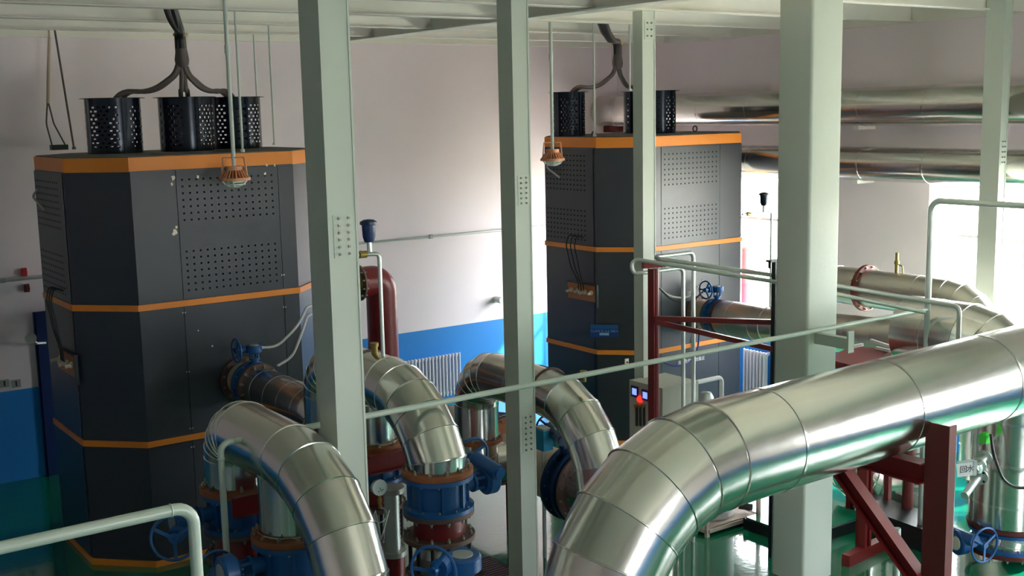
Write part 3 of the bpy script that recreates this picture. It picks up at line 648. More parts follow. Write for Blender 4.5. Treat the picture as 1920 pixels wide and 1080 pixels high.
mb = MB(); mb.box((7.12, 11.3, 0), (7.32, 11.4, .6)); build('support_leg', mb, 'maroon2', t)
c = P(1018, 822, d=11.9); t = thing('actuator_box', (c.x, c.y, 0), 'small teal actuator box beside the middle column', 'box')
mb = MB(); mb.box((c.x-.06, c.y-.09, c.z-.11), (c.x+.06, c.y+.09, c.z+.1)); build('box', mb, 'teal', t); mb = MB(); mb.box((c.x-.055, c.y-.085, c.z+.1), (c.x+.055, c.y+.085, c.z+.12)); mb.cyl((c.x, c.y, 0), (c.x, c.y, c.z-.11), .02, 8); build('mount', mb, 'cap', t)

# ------------------------------------------------------------------ the big foreground pipe
YP, RP = 5.40, .365
t = thing('main_pipe', (8, YP, 0), 'very large shiny jacketed main pipe crossing the lower right and bending down', 'pipe')
z_at = lambda x: 2.30+(x-6.0)*.012
mb = MB(); clad_mb(mb, [(4.36, YP-.06, -.02+.1), (4.36, YP-.06, z_at(4.36)), (13.2, YP, z_at(13.2))], RP, 1.05, 6, 1.28, n=64, bead=.009, phase=.42); build('cladding', mb, 'alu', t)
mb = MB(); mb.cyl((4.36, YP-.06, .08), (4.36, YP-.06, 0), .3, 32); build('foot', mb, 'maroon2', t)
for i in range(22):
    x = 5.6+i*.3; a = math.radians(66 if i % 2 else 60); p = V((x, YP-(RP+.002)*math.cos(a), z_at(x)+(RP+.002)*math.sin(a)))
    s_ = MB(); s_.lathe([(0, .004), (.006, .003), (.009, 0)], p, (0, -math.cos(a), math.sin(a)), 8); build('screw', s_, 'bolt', t)
# vertical main and its valve at far right
c = P(1893, 880, d=11.6); xv, yv_ = c.x, c.y; zfl = P(1893, 985, X=xv).z
t = thing('insulated_riser', (xv, yv_, 0), 'wide vertical jacketed pipe at the right edge below the main pipe', 'pipe')
mb = MB(); clad_mb(mb, [(xv, yv_, zfl+.06), (xv, yv_, 2.2), (xv, yv_+1.2, 2.2)], .37, .5, 4, .5, n=56); build('cladding', mb, 'alu', t)
flange(t, (xv, yv_, zfl+.01), (0, 0, 1), .385, .2, .045, 'maroon2', 16)
mb = MB(); mb.cyl((xv-.02, yv_+1.15, 1.85), (xv-.02, yv_+1.15, 0), .06, 12); build('leg', mb, 'maroon2', t)
for (pz, s_) in ((P(1830, 878, d=10.6).z, 1.0), (P(1850, 860, d=10.6).z+.02, .7)):
    pass
valve('butterfly_valve', (xv, yv_, zfl), (0, 0, -1), (-.96, .29, 0), (-.16, -.99, .0), .375, .1, .2, 'blue butterfly valve with ivory gear cap at the lower right edge', wr=.17, s=1.25, nb=16, wlen=.24, side=1, cap='ivory')
t = thing('reducing_elbow', (xv, yv_, 0), 'jacketed elbow under the blue valve at the lower right corner', 'pipe')
flange(t, (xv, yv_, zfl-.202), (0, 0, -1), .38, .2, .045, 'maroon2', 16)
mb = MB(); clad_mb(mb, [(xv, yv_, zfl-.25), (xv, yv_, .34), (xv+1.0, yv_-.5, .34)], .33, .3, 4, .6, n=48, bead=.012); build('cladding', mb, 'alu', t)
# flanged branches, sign, valve and cable on the riser
ob = P(1836, 892, d=11.2); dr = V((-.93, -.25, -.2)).normalized(); face = (CAM-ob); face.z = 0; face.normalize()
t = thing('branch_pipe', (ob.x, ob.y, ob.z-.12), 'steel branch pipe with round four-hole flange on the riser at right', 'pipe fitting')
mb = MB(); mb.lathe([(0, 0), (.088, 0), (.088, .016), (0, .016)], ob-dr*-.0, dr, 32); f_ = build('flange', mb, 'cap', t)
x, y, z = frame(dr)
for i in range(4): a = PI/4+i*PI/2; mb = MB(); mb.lathe([(0, 0), (.013, 0), (.013, .001)], ob+dr*.0165+(x*math.cos(a)+y*math.sin(a))*.066, dr, 12); build('bolt_hole', mb, 'darkhole', f_)
mb = MB(); mb.cyl(ob, ob+dr*.42, .035, 16); mb.cyl(ob-dr*.12, ob, .05, 16); build('branch', mb, 'galv', t)
mb = MB(); mb.lathe([(0, 0), (.088, 0), (.088, .014), (0, .014)], ob-dr*.018, dr, 32); build('gasket_flange', mb, 'brownd', t)
ob = P(1846, 857, d=11.25); t = thing('ball_valve', (ob.x, ob.y, ob.z-.1), 'small steel flanged ball valve above the four-hole flange', 'valve')
mb = MB(); mb.cyl(ob, ob+dr*.30, .04, 16); mb.lathe([(0, 0), (.075, 0), (.075, .016), (0, .016)], ob, dr, 24); mb.lathe([(0, 0), (.07, 0), (.07, .016), (0, .016)], ob+dr*.16, dr, 24); mb.lathe([(0, -.06), (.05, -.04), (.06, 0), (.05, .04), (0, .06)], ob+dr*.24, (0, 0, 1), 20); build('body', mb, 'galv', t)
mb = MB(); mb.bar(ob+dr*.24+V((0, 0, .07)), ob+dr*.40+V((0, 0, .09)), .02, .006); build('lever', mb, 'cap', t)
sgc = P(1812, 880, d=10.9); ux_ = V((math.cos(math.radians(15)), -math.sin(math.radians(15)), .1)).normalized(); ux_ = (rt*.98+up*.12).normalized(); uz_ = V((0, 0, 1)); nn = ux_.cross(uz_).normalized()
t = thing('pipe_sign', (sgc.x, sgc.y, sgc.z-.09), 'small white plate with black characters hanging beside the red post', 'sign')
mb = MB(); mb.bar(sgc-ux_*.09, sgc+ux_*.065, .006, .13, ref=uz_); s_ = build('plate', mb, 'white', t)
text('回', .072, sgc+nn*.0045-ux_*.03, ux_, uz_, 'ink', t, 'lettering'); text('水', .072, sgc+nn*.0045+ux_*.035, ux_, uz_, 'ink', t, 'lettering')
mb = MB(); mb.bar(sgc-ux_*.09+uz_*.08, sgc+ux_*.07+uz_*.08, .012, .018, ref=uz_); mb.bar(sgc+ux_*.08-uz_*.07, sgc+ux_*.08+uz_*.08, .012, .03, ref=ux_); build('bracket', mb, 'cap', t)
c = P(1847, 822, d=11.15); t = thing('green_sensor', (c.x, c.y, c.z-.05), 'small bright green sensor head on the riser at right', 'sensor')
mb = MB(); mb.box((c.x-.045, c.y-.04, c.z-.04), (c.x+.045, c.y+.04, c.z+.04)); mb.cyl((c.x, c.y, c.z+.04), (c.x, c.y, c.z+.06), .03, 14); build('head', mb, 'green', t)
mb = MB(); mb.cyl((c.x, c.y, c.z-.04), (c.x+.08, c.y+.1, c.z-.10), .014, 10); build('probe', mb, 'galv', t)
mb = MB(); mb.tube(fillet([P(1858, 815, d=11.1), P(1862, 850, d=11.0), P(1880, 900, d=11.0), P(1905, 916, d=11.0), P(1950, 912, d=11.0)], .3, 5), .014, 10); build('cable', mb, 'cableb', t)

# red support frame in front of the main pipe
t = thing('pipe_support_frame', (7.65, 5.2, 0), 'maroon steel support frame with diagonal brace holding up the main pipe', 'frame')
pa = P(1783, 797, Y=4.84); xb, yb_ = pa.x, 4.84; zt = P(1783, 800, X=xb).z
mb = MB(); mb.box((xb-.012, yb_-.0, 0), (xb, yb_+.20, zt)); mb.box((xb, yb_, 0), (xb+.075, yb_+.012, zt)); mb.box((xb, yb_+.188, 0), (xb+.075, yb_+.20, zt)); build('post', mb, 'maroon2', t)
za = z_at(xb)-RP-.01
mb = MB(); ya_, yb2 = yb_+.2, 6.15
mb.box((xb-.0, ya_, za-.16), (xb+.01, yb2, za)); mb.box((xb-.07, ya_, za-.16), (xb+.07, yb2, za-.148)); mb.box((xb-.07, ya_, za-.012), (xb+.07, yb2, za)); build('arm', mb, 'maroon', t)
mb = MB(); p1 = V((xb, yb_+.2, za-.95)); p2 = V((xb, yb2-.25, za-.16)); isec(mb, p1, p2, .11, .12, .012, ref=(p2-p1).cross(V((1, 0, 0))).normalized()); build('brace', mb, 'maroon', t)
# second maroon stand on the floor further back with floor channels
t = thing('pump_stand', (9.5, 7.2, 0), 'slim bright maroon post rising from a floor channel behind the support frame', 'frame')
b0 = P(1585, 1062, Z=0.0); b1 = P(1708, 1002, Z=0.0); bp = P(1620, 1044, Z=0)
mb = MB(); mb.bar(b0+V((0, 0, .06)), b1+V((0, 0, .06)), .09, .12, ref=(0, 0, 1)); build('floor_channel', mb, 'maroon', t)
mb = MB(); mb.box((bp.x-.05, bp.y-.045, .12), (bp.x-.015, bp.y+.045, 1.25)); mb.box((bp.x+.02, bp.y-.045, .12), (bp.x+.05, bp.y+.045, 1.25)); mb.box((bp.x-.015, bp.y+.0, .12), (bp.x+.02, bp.y+.01, 1.25)); build('post', mb, 'maroon', t)
mb = MB(); mb.box((bp.x-.1, bp.y-.3, 1.25), (bp.x+.1, bp.y+.3, 1.29)); build('top_plate', mb, 'maroon', t)

# clad elbow, skid, pump body, bucket seen below the main pipe
c = P(1612, 905, d=13.2)
t = thing('insulated_elbow', (c.x, c.y, 0), 'shiny jacketed pump elbow tied with wires behind the slim maroon post', 'pipe')
mb = MB(); clad_mb(mb, [(c.x-.05, c.y+.1, 1.25), (c.x-.05, c.y+.1, c.z-.05), (c.x+1.0, c.y-.25, c.z-.05)], .27, .36, 5, .5, bead=.01); build('cladding', mb, 'alu', t)
mb = MB(); mb.torus((c.x-.05, c.y+.1, 1.25), (0, 0, 1), .26, .03, 36, 8); build('rusty_collar', mb, 'brown', t)
mb = MB(); mb.cyl((c.x+.8, c.y-.18, c.z-.3), (c.x+.8, c.y-.18, 0), .05, 12); mb.cyl((c.x-.05, c.y+.1, c.z-.3), (c.x-.05, c.y+.1, 0), .06, 12); build('leg', mb, 'maroon', t)
k0, k1, k2, k3 = P(1556, 1000, Z=0), P(1640, 975, Z=0), P(1745, 1010, Z=0), P(1560, 1075, Z=0)
t = thing('pump_plinth', (10.2, 8.2, 0), 'low dark plinth with a pale top behind the slim maroon post', 'plinth')
e0, e1 = P(1500, 1010, Z=.12), P(1632, 968, Z=.12); nb_ = V((.0, .75, 0))
mb = MB(); mb.prism([(e0.x, e0.y), (e1.x, e1.y), (e1.x, e1.y+.8), (e0.x, e0.y+.8)], 0, .12); build('base', mb, 'kerb', t)
mb = MB(); mb.prism([(e0.x+.02, e0.y+.03), (e1.x-.02, e1.y+.03), (e1.x-.02, e1.y+.77), (e0.x+.02, e0.y+.77)], .12, .135); build('top_slab', mb, 'floor', t)
p0, p1 = P(1640, 960, Z=.25), P(1750, 1000, Z=.25)
mb = MB(); mb.prism([(p0.x, p0.y), (p1.x, p1.y), (p1.x+.5, p1.y+.5), (p0.x+.5, p0.y+.5)], 0, .25); single('pump_skid', mb, 'kerb', 'dark grey skid block behind the diagonal brace', 'skid')
c = P(1657, 962, d=13.4); mb = MB(); mb.cyl((c.x, c.y, 0), (c.x, c.y, c.z+.03), .10, 24, r2=.13); single('plastic_bucket', mb, 'bluep', 'bright blue bucket partly hidden behind the diagonal brace', 'bucket')
c = P(1715, 930, d=13.3); t = thing('pump', (c.x, c.y, 0), 'grey finned pump motor on a maroon bed seen between brace and red post', 'pump')
mb = MB(); mb.lathe([(0, 0), (.14, 0)]+[(.16 if k % 2 else .145, .04+k*.025) for k in range(18)]+[(.13, .52), (0, .52)], (c.x-.05, c.y, c.z+.1), (0, 0, 1), 28); build('motor', mb, 'cap', t)
mb = MB(); mb.lathe([(0, 0), (.16, .02), (.2, .1), (.17, .2), (0, .22)], (c.x, c.y, c.z-.14), (0, 0, 1), 28); mb.cyl((c.x-.3, c.y, c.z), (c.x, c.y, c.z), .09, 20); build('casing', mb, 'galv', t)
mb = MB(); mb.bar((c.x-.3, c.y, c.z-.2), (c.x+.45, c.y, c.z-.2), .14, .1, ref=(0, 0, 1)); mb.box((c.x-.05, c.y-.05, 0), (c.x+.05, c.y+.05, c.z-.25)); build('bed', mb, 'maroon2', t)
# thin galvanised standpipe
c = P(1680, 1080, d=9.6); mb = MB(); mb.cyl((c.x, c.y, 0), (c.x, c.y, P(1680, 985, d=9.6).z), .028, 16); mb.cyl((c.x, c.y, c.z+.18), (c.x, c.y, c.z+.22), .034, 16); single('standpipe', mb, 'galv', 'thin upright galvanised tube in front of the floor channel', 'pipe')
# white dosing tank in a rack
c = P(1362, 985, Z=0); t = thing('dosing_tank', (c.x, c.y, 0), 'white round tank standing in a pale frame under the main pipe', 'tank')
mb = MB(); mb.lathe([(0, .08), (.27, .08), (.3, .11), (.3, .66), (.26, .72), (0, .74)], (c.x-.05, c.y+.25, 0), (0, 0, 1), 44); build('tank', mb, 'tank', t)
mb = MB(); q0, q1 = c.x-.42, c.x+.38; w0, w1 = c.y-.12, c.y+.62
for x in (q0, q1):
    for y in (w0, w1): mb.box((x-.02, y-.02, 0), (x+.02, y+.02, .8))
for z in (.04, .78):
    mb.box((q0, w0-.02, z), (q1, w0+.02, z+.04)); mb.box((q0, w1-.02, z), (q1, w1+.02, z+.04)); mb.box((q0-.02, w0, z), (q0+.02, w1, z+.04)); mb.box((q1-.02, w0, z), (q1+.02, w1, z+.04))
mb.box((q0, w0, .03), (q1, w1, .08)); build('rack', mb, 'pebble', t)
mb = MB(); mb.cyl((c.x+.25, c.y+.05, .16), (c.x+.36, c.y-.05, .14), .04, 12); mb.cyl((c.x+.30, c.y, .17), (c.x+.30, c.y, .2), .02, 10); v_ = build('drain_valve', mb, 'rubber', t)
mb = MB(); mb.cyl((c.x+.30, c.y, .2), (c.x+.30, c.y, .27), .022, 10); build('valve_knob', mb, 'red', v_)
# floor drain grate
g0 = P(925, 1090, Z=.0); t = thing('drain_grate', (g0.x, g0.y, 0), 'slotted brown iron floor grate left of the middle column foot', 'grate'); mb = MB(); W_, D_ = .6, 1.0
mb.box((g0.x-W_/2, g0.y-D_/2, 0), (g0.x-W_/2+.03, g0.y+D_/2, .03)); mb.box((g0.x+W_/2-.03, g0.y-D_/2, 0), (g0.x+W_/2, g0.y+D_/2, .03)); mb.box((g0.x-.015, g0.y-D_/2, 0), (g0.x+.015, g0.y+D_/2, .03))
for i in range(22): y = g0.y-D_/2+i*D_/21; mb.box((g0.x-W_/2, y-.012, 0), (g0.x+W_/2, y+.012, .03))
build('bars', mb, 'grate', t); mb = MB(); mb.box((g0.x-W_/2+.01, g0.y-D_/2+.01, 0), (g0.x+W_/2-.01, g0.y+D_/2-.01, .004)); build('pit', mb, 'darkhole', t)

# ------------------------------------------------------------------ handrails
def rail(pts, r, mtl, label, R=.07, extra=()):
    t = thing('handrail', (pts[0][0], pts[0][1], 0), label, 'handrail')
    mb = MB(); mb.tube(fillet(pts, R, 6), r, 20); build('rail_tube', mb, mtl, t)
    for e in extra:
        mb = MB(); mb.cyl(e[0], e[1], r, 16); build('post', mb, mtl, t)
    return t
e0 = P(352, 945, d=4.65); zr = 3.06; yr = e0.y
rail([(e0.x+.02, yr, 0), (e0.x+.02, yr, zr), (-1.0, yr, zr)], .0245, 'rail', 'nearest pale green handrail tube bending down at the lower left corner', .075, [((-.98, yr, 0), (-.98, yr, zr))])
mb = MB(); mb.torus((e0.x-.07, yr, zr), (1, 0, 0), .0245, .004, 20, 6); build('weld_bead', mb, 'rail', bpy.data.objects['handrail'])
f0 = P(413, 836, Y=7.0); f1 = P(1742, 577, Y=7.0); zf = 2.52
t = rail([(f0.x, 7.0, 0), (f0.x, 7.0, zf), (f1.x, 7.0, zf)], .0215, 'rail', 'long thin pale green handrail crossing the whole middle of the view', .06)
mb = MB(); mb.torus((f0.x+.09, 7.0, zf), (1, 0, 0), .0215, .004, 20, 6); mb.torus((f0.x, 7.0, zf-.1), (0, 0, 1), .0215, .004, 20, 6); build('weld_bead', mb, 'rail', t)
g = P(1742, 500, Y=7.0); zt = P(1745, 376, Y=7.0).z
rail([(g.x, g.y, 0), (g.x, g.y, zt), (g.x, 1.0, zt)], .030, 'galv', 'tall galvanised handrail with rounded corner at the right edge', .11, [((g.x, 1.03, 0), (g.x, 1.03, zt))])
# tubes looping above the red stand
dA, dB = 11.75, 11.35
t = thing('looped_tube_rail', (*P(1183, 485, d=dA).xy, 0), 'lower looped galvanised tube over the red stand left of the broad column', 'tube')
mb = MB(); pA = [P(1281, 800, d=dA+.4), P(1281, 502, d=dA+.4), P(1186, 514, d=dA), P(1184, 485, d=dA), P(1470, 531, d=11.5), P(1735, 586, d=dB)]
mb.tube(fillet(pA, .06, 5), .021, 14); mb.cyl(pA[0], (pA[0].x, pA[0].y, 0), .021, 12); build('tube', mb, 'galv', t)
t = thing('looped_tube_rail', (*P(1215, 483, d=dA).xy, 0), 'upper looped galvanised tube with taller upright beside it', 'tube')
mb = MB(); e = P(1799, 575, d=dB-.5); pB = [P(1300, 800, d=dA+.5), P(1300, 473, d=dA+.5), P(1219, 483, d=dA+.05), P(1470, 519, d=11.55), P(1640, 548, d=11.5), e, V((e.x, e.y, 0))]
mb.tube(fillet(pB, .06, 5), .022, 14); mb.cyl(pB[0], (pB[0].x, pB[0].y, 0), .021, 12); build('tube', mb, 'galv', t)
# red stand
c = P(1226, 600, d=11.8); s1 = P(1453, 600, d=11.6); zt = P(1232, 503, d=11.8).z
t = thing('red_stand', (c.x, c.y, 0), 'maroon post with flat head plate and two sloping bars before the right boiler', 'frame')
mb = MB(); mb.box((c.x, c.y, 0), (c.x+.012, c.y+.09, zt)); mb.cyl((c.x+.05, c.y+.03, 0), (c.x+.05, c.y+.03, zt), .035, 16); build('post', mb, 'maroon', t)
hp = P(1226, 497, d=11.8); mb = MB(); mb.bar(P(1205, 497, d=11.75), P(1247, 494, d=11.85), .04, .07, ref=(0, 0, 1)); build('head_plate', mb, 'maroon', t)
for (ya, yb3, w) in ((597, 604, .03), (603, 655, .045)):
    mb = MB(); mb.bar(P(1228, ya, d=11.8), P(1453, yb3, d=11.65), .05, .05, ref=(0, 0, 1)); build('cross_bar', mb, 'maroon', t)
zp = P(1452, 488, d=11.6).z; mb = MB(); mb.box((s1.x-.025, s1.y-.02, 0), (s1.x+.025, s1.y+.03, zp)); build('far_post', mb, 'kerb', t)
mb = MB(); mb.box((s1.x-.1, s1.y-.03, zp), (s1.x+.03, s1.y+.04, zp+.02)); mb.cyl((s1.x-.09, s1.y, zp-.06), (s1.x-.09, s1.y, zp+.02), .014, 8); build('clamp', mb, 'kerb', t)
# maroon table-like frame with odds and ends behind the broad column
c = P(1640, 665, d=12.6)
t = thing('maroon_platform', (c.x, c.y, 0), 'maroon steel platform with pale strips just above the main pipe', 'platform')
pc = [P(1566, 668, d=12.4), P(1592, 655, d=12.5), P(1668, 655, d=12.2), P(1612, 690, d=11.6)]
zz = pc[0].z
pp = [P(x_, y_, Z=zz) for x_, y_ in ((1545, 672), (1600, 648), (1672, 656), (1620, 690))]
mb = MB(); mb.prism([(p.x, p.y) for p in pp][::-1], zz-.07, zz); build('deck', mb, 'maroon', t)
mb = MB()
for p in pp: mb.box((p.x-.03, p.y-.03, 0), (p.x+.03, p.y+.03, zz-.07))
build('leg', mb, 'maroon', t)
t2 = None
for i, (a, b) in enumerate((((1600, 650), (1617, 646)), ((1633, 638), (1676, 652)), ((1643, 652), (1669, 658)))):
    pa, pb = P(*a, Z=zz+.02+.05*(i == 1)), P(*b, Z=zz+.02+.05*(i == 1)); mb = MB(); mb.bar(pa, pb, .035, .03, ref=(0, 0, 1)); build('pale_strip', mb, 'white', t)

# ------------------------------------------------------------------ wall pipes and small services
for i, (z, r, lab) in enumerate(((4.545, .255, 'upper fat jacketed pipe along the right wall near the roof'), (3.785, .225, 'lower fat jacketed pipe along the right wall above the windows'))):
    x = XR-.36; t = thing('insulated_wall_pipe', (x, 8, z-r), lab, 'pipe')
    mb = MB(); clad_mb(mb, [(x, YB-.02, z), (x, YF+.02, z)], r, .4, 5, 1.0, n=48, bead=.006); build('cladding', mb, 'alu', t)
    for y in (-1, 2, 6.4, 10.2, 14.4):
        mb = MB(); mb.box((x, y-.04, z-r-.05), (XR, y+.04, z-r+.01)); build('bracket', mb, 'roofsteel', t)
def wallpipe(x0_, x1_, z, label, coll):
    t = thing('wall_conduit', ((x0_+x1_)/2, YB-.06, z), label, 'conduit'); mb = MB(); mb.cyl((x0_, YB-.06, z), (x1_, YB-.06, z), .026 if x0_ < 3 else .018, 14); build('conduit', mb, 'galv', t)
    for x in coll: mb = MB(); mb.cyl((x-.03, YB-.06, z), (x+.03, YB-.06, z), .032, 14); mb.box((x-.01, YB-.06, z-.01), (x+.01, YB, z+.01)); build('clip', mb, 'cap', t)
wallpipe(-1, 3.9, 2.62, 'thick grey conduit on the wall left of the left boiler', (3.2, 1.5)); wallpipe(6.0, 12.0, 2.67, 'thin white conduit on the back wall between the boilers', (7.5, 9.5, 11))
# small items on the wall at left
for (px_, py_, lab, mtl) in ((45, 510, 'small dark red clip above the grey conduit at far left', 'red'), (50, 540, 'small dark red clip under the grey conduit at far left', 'maroon2')):
    c = P(px_, py_, Y=YB-.02); mb = MB(); mb.box((c.x-.03, YB-.05, c.z-.05), (c.x+.03, YB, c.z+.05)); mb.cyl((c.x, YB-.07, c.z), (c.x, YB-.05, c.z), .03, 12); single('conduit_clip', mb, mtl, lab, 'clip')
for (px_, lab) in ((8, 'leftmost of the two grey socket plates above the blue wall band'), (30, 'socket plate with dark slot above the blue wall band at left')):
    c = P(px_, 719, Y=YB); t = thing('wall_socket', (c.x, YB, c.z-.05), lab, 'socket'); mb = MB(); mb.box((c.x-.055, YB-.015, c.z-.05), (c.x+.055, YB, c.z+.05)); build('plate', mb, 'cap', t); mb = MB(); mb.box((c.x-.01, YB-.017, c.z-.035), (c.x+.01, YB-.015, c.z+.035)); build('slot', mb, 'ink', t)
c = P(930, 561, Y=YB); mb = MB(); mb.cyl((c.x, YB, c.z), (c.x, YB-.18, c.z), .055, 20); single('wall_pipe_stub', mb, 'white', 'short white pipe stub sticking out of the back wall between the boilers', 'pipe')
# dark blue door behind the left boiler
d0 = P(62, 588, Y=YB-.04); t = bpy.data.objects.new('door_1', None); COL.objects.link(t); t['kind'] = 'structure'; t.location = (d0.x+.45, YB-.02, 0); ORG[t.name] = V(t.location)
mb = MB(); mb.box((d0.x, YB-.06, 0), (d0.x+.95, YB, 2.17)); build('door_leaf', mb, 'doorb', t)
mb = MB(); mb.box((d0.x+.02, YB-.08, 0), (d0.x+.07, YB-.06, 2.15)); mb.box((d0.x+.3, YB-.075, .1), (d0.x+.62, YB-.06, .9)); mb.box((d0.x+.3, YB-.075, 1.05), (d0.x+.62, YB-.06, 2.0)); build('door_rails', mb, 'doorb', t)
mb = MB(); hc = P(57, 634, Y=YB-.25); mb.cyl((hc.x, YB-.28, hc.z), (hc.x, YB-.22, hc.z), .07, 20); mb.tube([(hc.x, YB-.22, hc.z), (hc.x+.1, YB-.12, hc.z-.1), (hc.x+.22, YB-.06, hc.z-.12)], .018, 10); build('door_handle', mb, 'cap', t)
# radiators
def radiator(x0_, x1_, z0_, z1_, y, label, axis='x'):
    n = max(4, int(abs(x1_-x0_)/.062)); c0 = ((x0_+x1_)/2, y, z0_) if axis == 'x' else (y, (x0_+x1_)/2, z0_)
    t = thing('radiator', c0, label, 'radiator'); mb = MB(); D = .05
    for i in range(n):
        a = x0_+(i+.5)*(x1_-x0_)/n
        if axis == 'x': mb.lathe([(.0, 0), (.018, .01), (.018, z1_-z0_-.01), (0, z1_-z0_)], (a, y-D, z0_), (0, 0, 1), 10); mb.box((a-.007, y-D, z0_+.03), (a+.007, y+.03, z1_-.03))
        else: mb.lathe([(.0, 0), (.018, .01), (.018, z1_-z0_-.01), (0, z1_-z0_)], (y-D, a, z0_), (0, 0, 1), 10); mb.box((y-D, a-.007, z0_+.03), (y+.03, a+.007, z1_-.03))
    build('fins', mb, 'radiator', t); mb = MB()
    for z in (z0_+.05, z1_-.05):
        if axis == 'x': mb.cyl((x0_, y, z), (x1_, y, z), .024, 12); mb.box((x0_+.1, y, z-.02), (x0_+.13, YB, z+.02))
        else: mb.cyl((y, x0_, z), (y, x1_, z), .024, 12); mb.box((y, x0_+.05, z-.02), (XR, x0_+.08, z+.02))
    build('header_pipes', mb, 'radiator', t)
radiator(8.55, 9.93, .1, .79, YB-.12, 'white finned radiator on the back wall beside the maroon bend')
radiator(11.95, 12.42, .1, .86, XR-.1, 'pinkish white radiator on the right wall beyond the boiler', 'y')
# air vents on thin risers
def airvent(base, top, elbow, vtop, r, sc, label, mtl='doorb'):
    t = thing('air_vent', base, label, 'valve'); mb = MB(); end = V((elbow.x, elbow.y, top.z)); mb.tube(fillet([base, V((base.x, base.y, top.z)), end], .03, 4), r, 12)
    mb.cyl(V((vtop.x, vtop.y, top.z)), V((vtop.x, vtop.y, top.z+.10*sc)), r*1.2, 12); mb.cyl(end+(V(base)-end).normalized()*0, end, r*1.0, 8) if 0 else None
    build('vent_pipe', mb, 'galv', t)
    mb = MB(); mb.lathe([(0, 0), (.035*sc, 0), (.048*sc, .04*sc), (.052*sc, .13*sc), (.066*sc, .135*sc), (.066*sc, .155*sc), (.04*sc, .17*sc), (0, .175*sc)], V((vtop.x, vtop.y, top.z+.09*sc)), (0, 0, 1), 24); build('vent_bowl', mb, mtl, t)
    mb = MB(); m_ = end+(V((base.x, base.y, top.z))-end)*.2; mb.cyl(m_-V((.03, 0, 0)), m_+V((.03, 0, 0)), r*1.7, 12); mb.bar(m_+V((0, 0, r*1.6)), m_+V((-.08, 0, .05)), .012, .005); build('isolating_cock', mb, 'brass', t)
yb5 = P(712, 655, X=U2).y; zb5 = 2.73
tp = P(708, 474, X=U2+.02); airvent(V((U2, yb5-.05, zb5)), V((U2, yb5, P(710, 474, Y=yb5).z)), P(672, 474, Y=yb5), P(693, 474, Y=yb5), .016, 1.0, 'deep blue air vent bowl on a thin riser beside the thick left column')
yb6 = P(1444, 575, X=11.38).y; airvent(V((11.38, yb6, 1.96)), V((11.38, yb6, P(1445, 397, Y=yb6).z)), P(1392, 397, Y=yb6), P(1432, 397, Y=yb6), .014, .98, 'dark air vent bowl on a thin riser before the bright window', 'duct')
# control cabinet and white hoop
cz = P(1180, 712, d=12.55); cx0, cy1 = cz.x, cz.y; cw = P(1222, 735, X=cx0+.0)
yfront = P(1222, 734, Z=cz.z).y; xr = P(1262, 727, Z=cz.z).x
t = thing('control_cabinet', ((cx0+xr)/2, (yfront+cy1)/2, 0), 'grey control cabinet with two lit blue meters and a red lamp', 'cabinet')
xa, ya, yb4, zz = cx0, cy1-.52, cy1, cz.z; xb4 = cx0+.52
mb = MB(); mb.box((xa, ya, 0), (xb4, yb4, zz)); cc = build('body', mb, 'greybox', t)
for px_, py_ in ((1191, 734), (1211, 741)):
    c = P(px_, py_, X=xa); mb = MB(); mb.box((xa-.012, c.y-.055, c.z-.06), (xa, c.y+.055, c.z+.06)); b_ = build('meter', mb, 'bezel', t)
    mb = MB(); mb.box((xa-.014, c.y-.035, c.z-.035), (xa-.012, c.y+.035, c.z+.035)); build('screen', mb, 'screen', b_)
c = P(1200.5, 748, X=xa); mb = MB(); mb.lathe([(0, .03), (.028, .025), (.036, .01), (.036, 0)], (xa, c.y, c.z), (-1, 0, 0), 20); build('indicator_lamp', mb, 'redlamp', t)
for px_ in (1194, 1201, 1208):
    mb = MB(); c = P(px_, 775, X=xa); mb.box((xa-.006, c.y-.018, c.z-.14), (xa, c.y+.018, c.z+.1)); b_ = build('switch_column', mb, 'kerb', t)
    mb = MB(); mb.cyl((xa, c.y, c.z+.085), (xa-.03, c.y, c.z+.085), .018, 12); build('knob', mb, 'brass', b_)
h0, h1 = P(1262, 726, d=12.6), P(1353, 708, Y=P(1262, 726, d=12.6).y)
t = thing('white_hoop_rail', (h0.x, h0.y, 0), 'white tubular hoop beside the grey control cabinet', 'handrail')
mb = MB(); mb.tube(fillet([(h0.x, h0.y, 0), (h0.x, h0.y, h0.z), (h1.x, h1.y, h0.z), (h1.x, h1.y, 0)], .06, 5), .025, 14); build('hoop', mb, 'white', t)
c = P(1324, 748, d=13.9); t = thing('motor', (c.x, c.y, 0), 'dark rounded motor top peeking over the main pipe by the white hoop', 'motor')
mb = MB(); mb.lathe([(0, .09), (.06, .08), (.09, .03), (.1, -.1), (.1, -.3), (0, -.3)], c, (0, 0, 1), 24); build('motor_cap', mb, 'cap', t); mb = MB(); mb.cyl((c.x, c.y, 0), (c.x, c.y, c.z-.3), .08, 20); build('pedestal', mb, 'kerb', t)

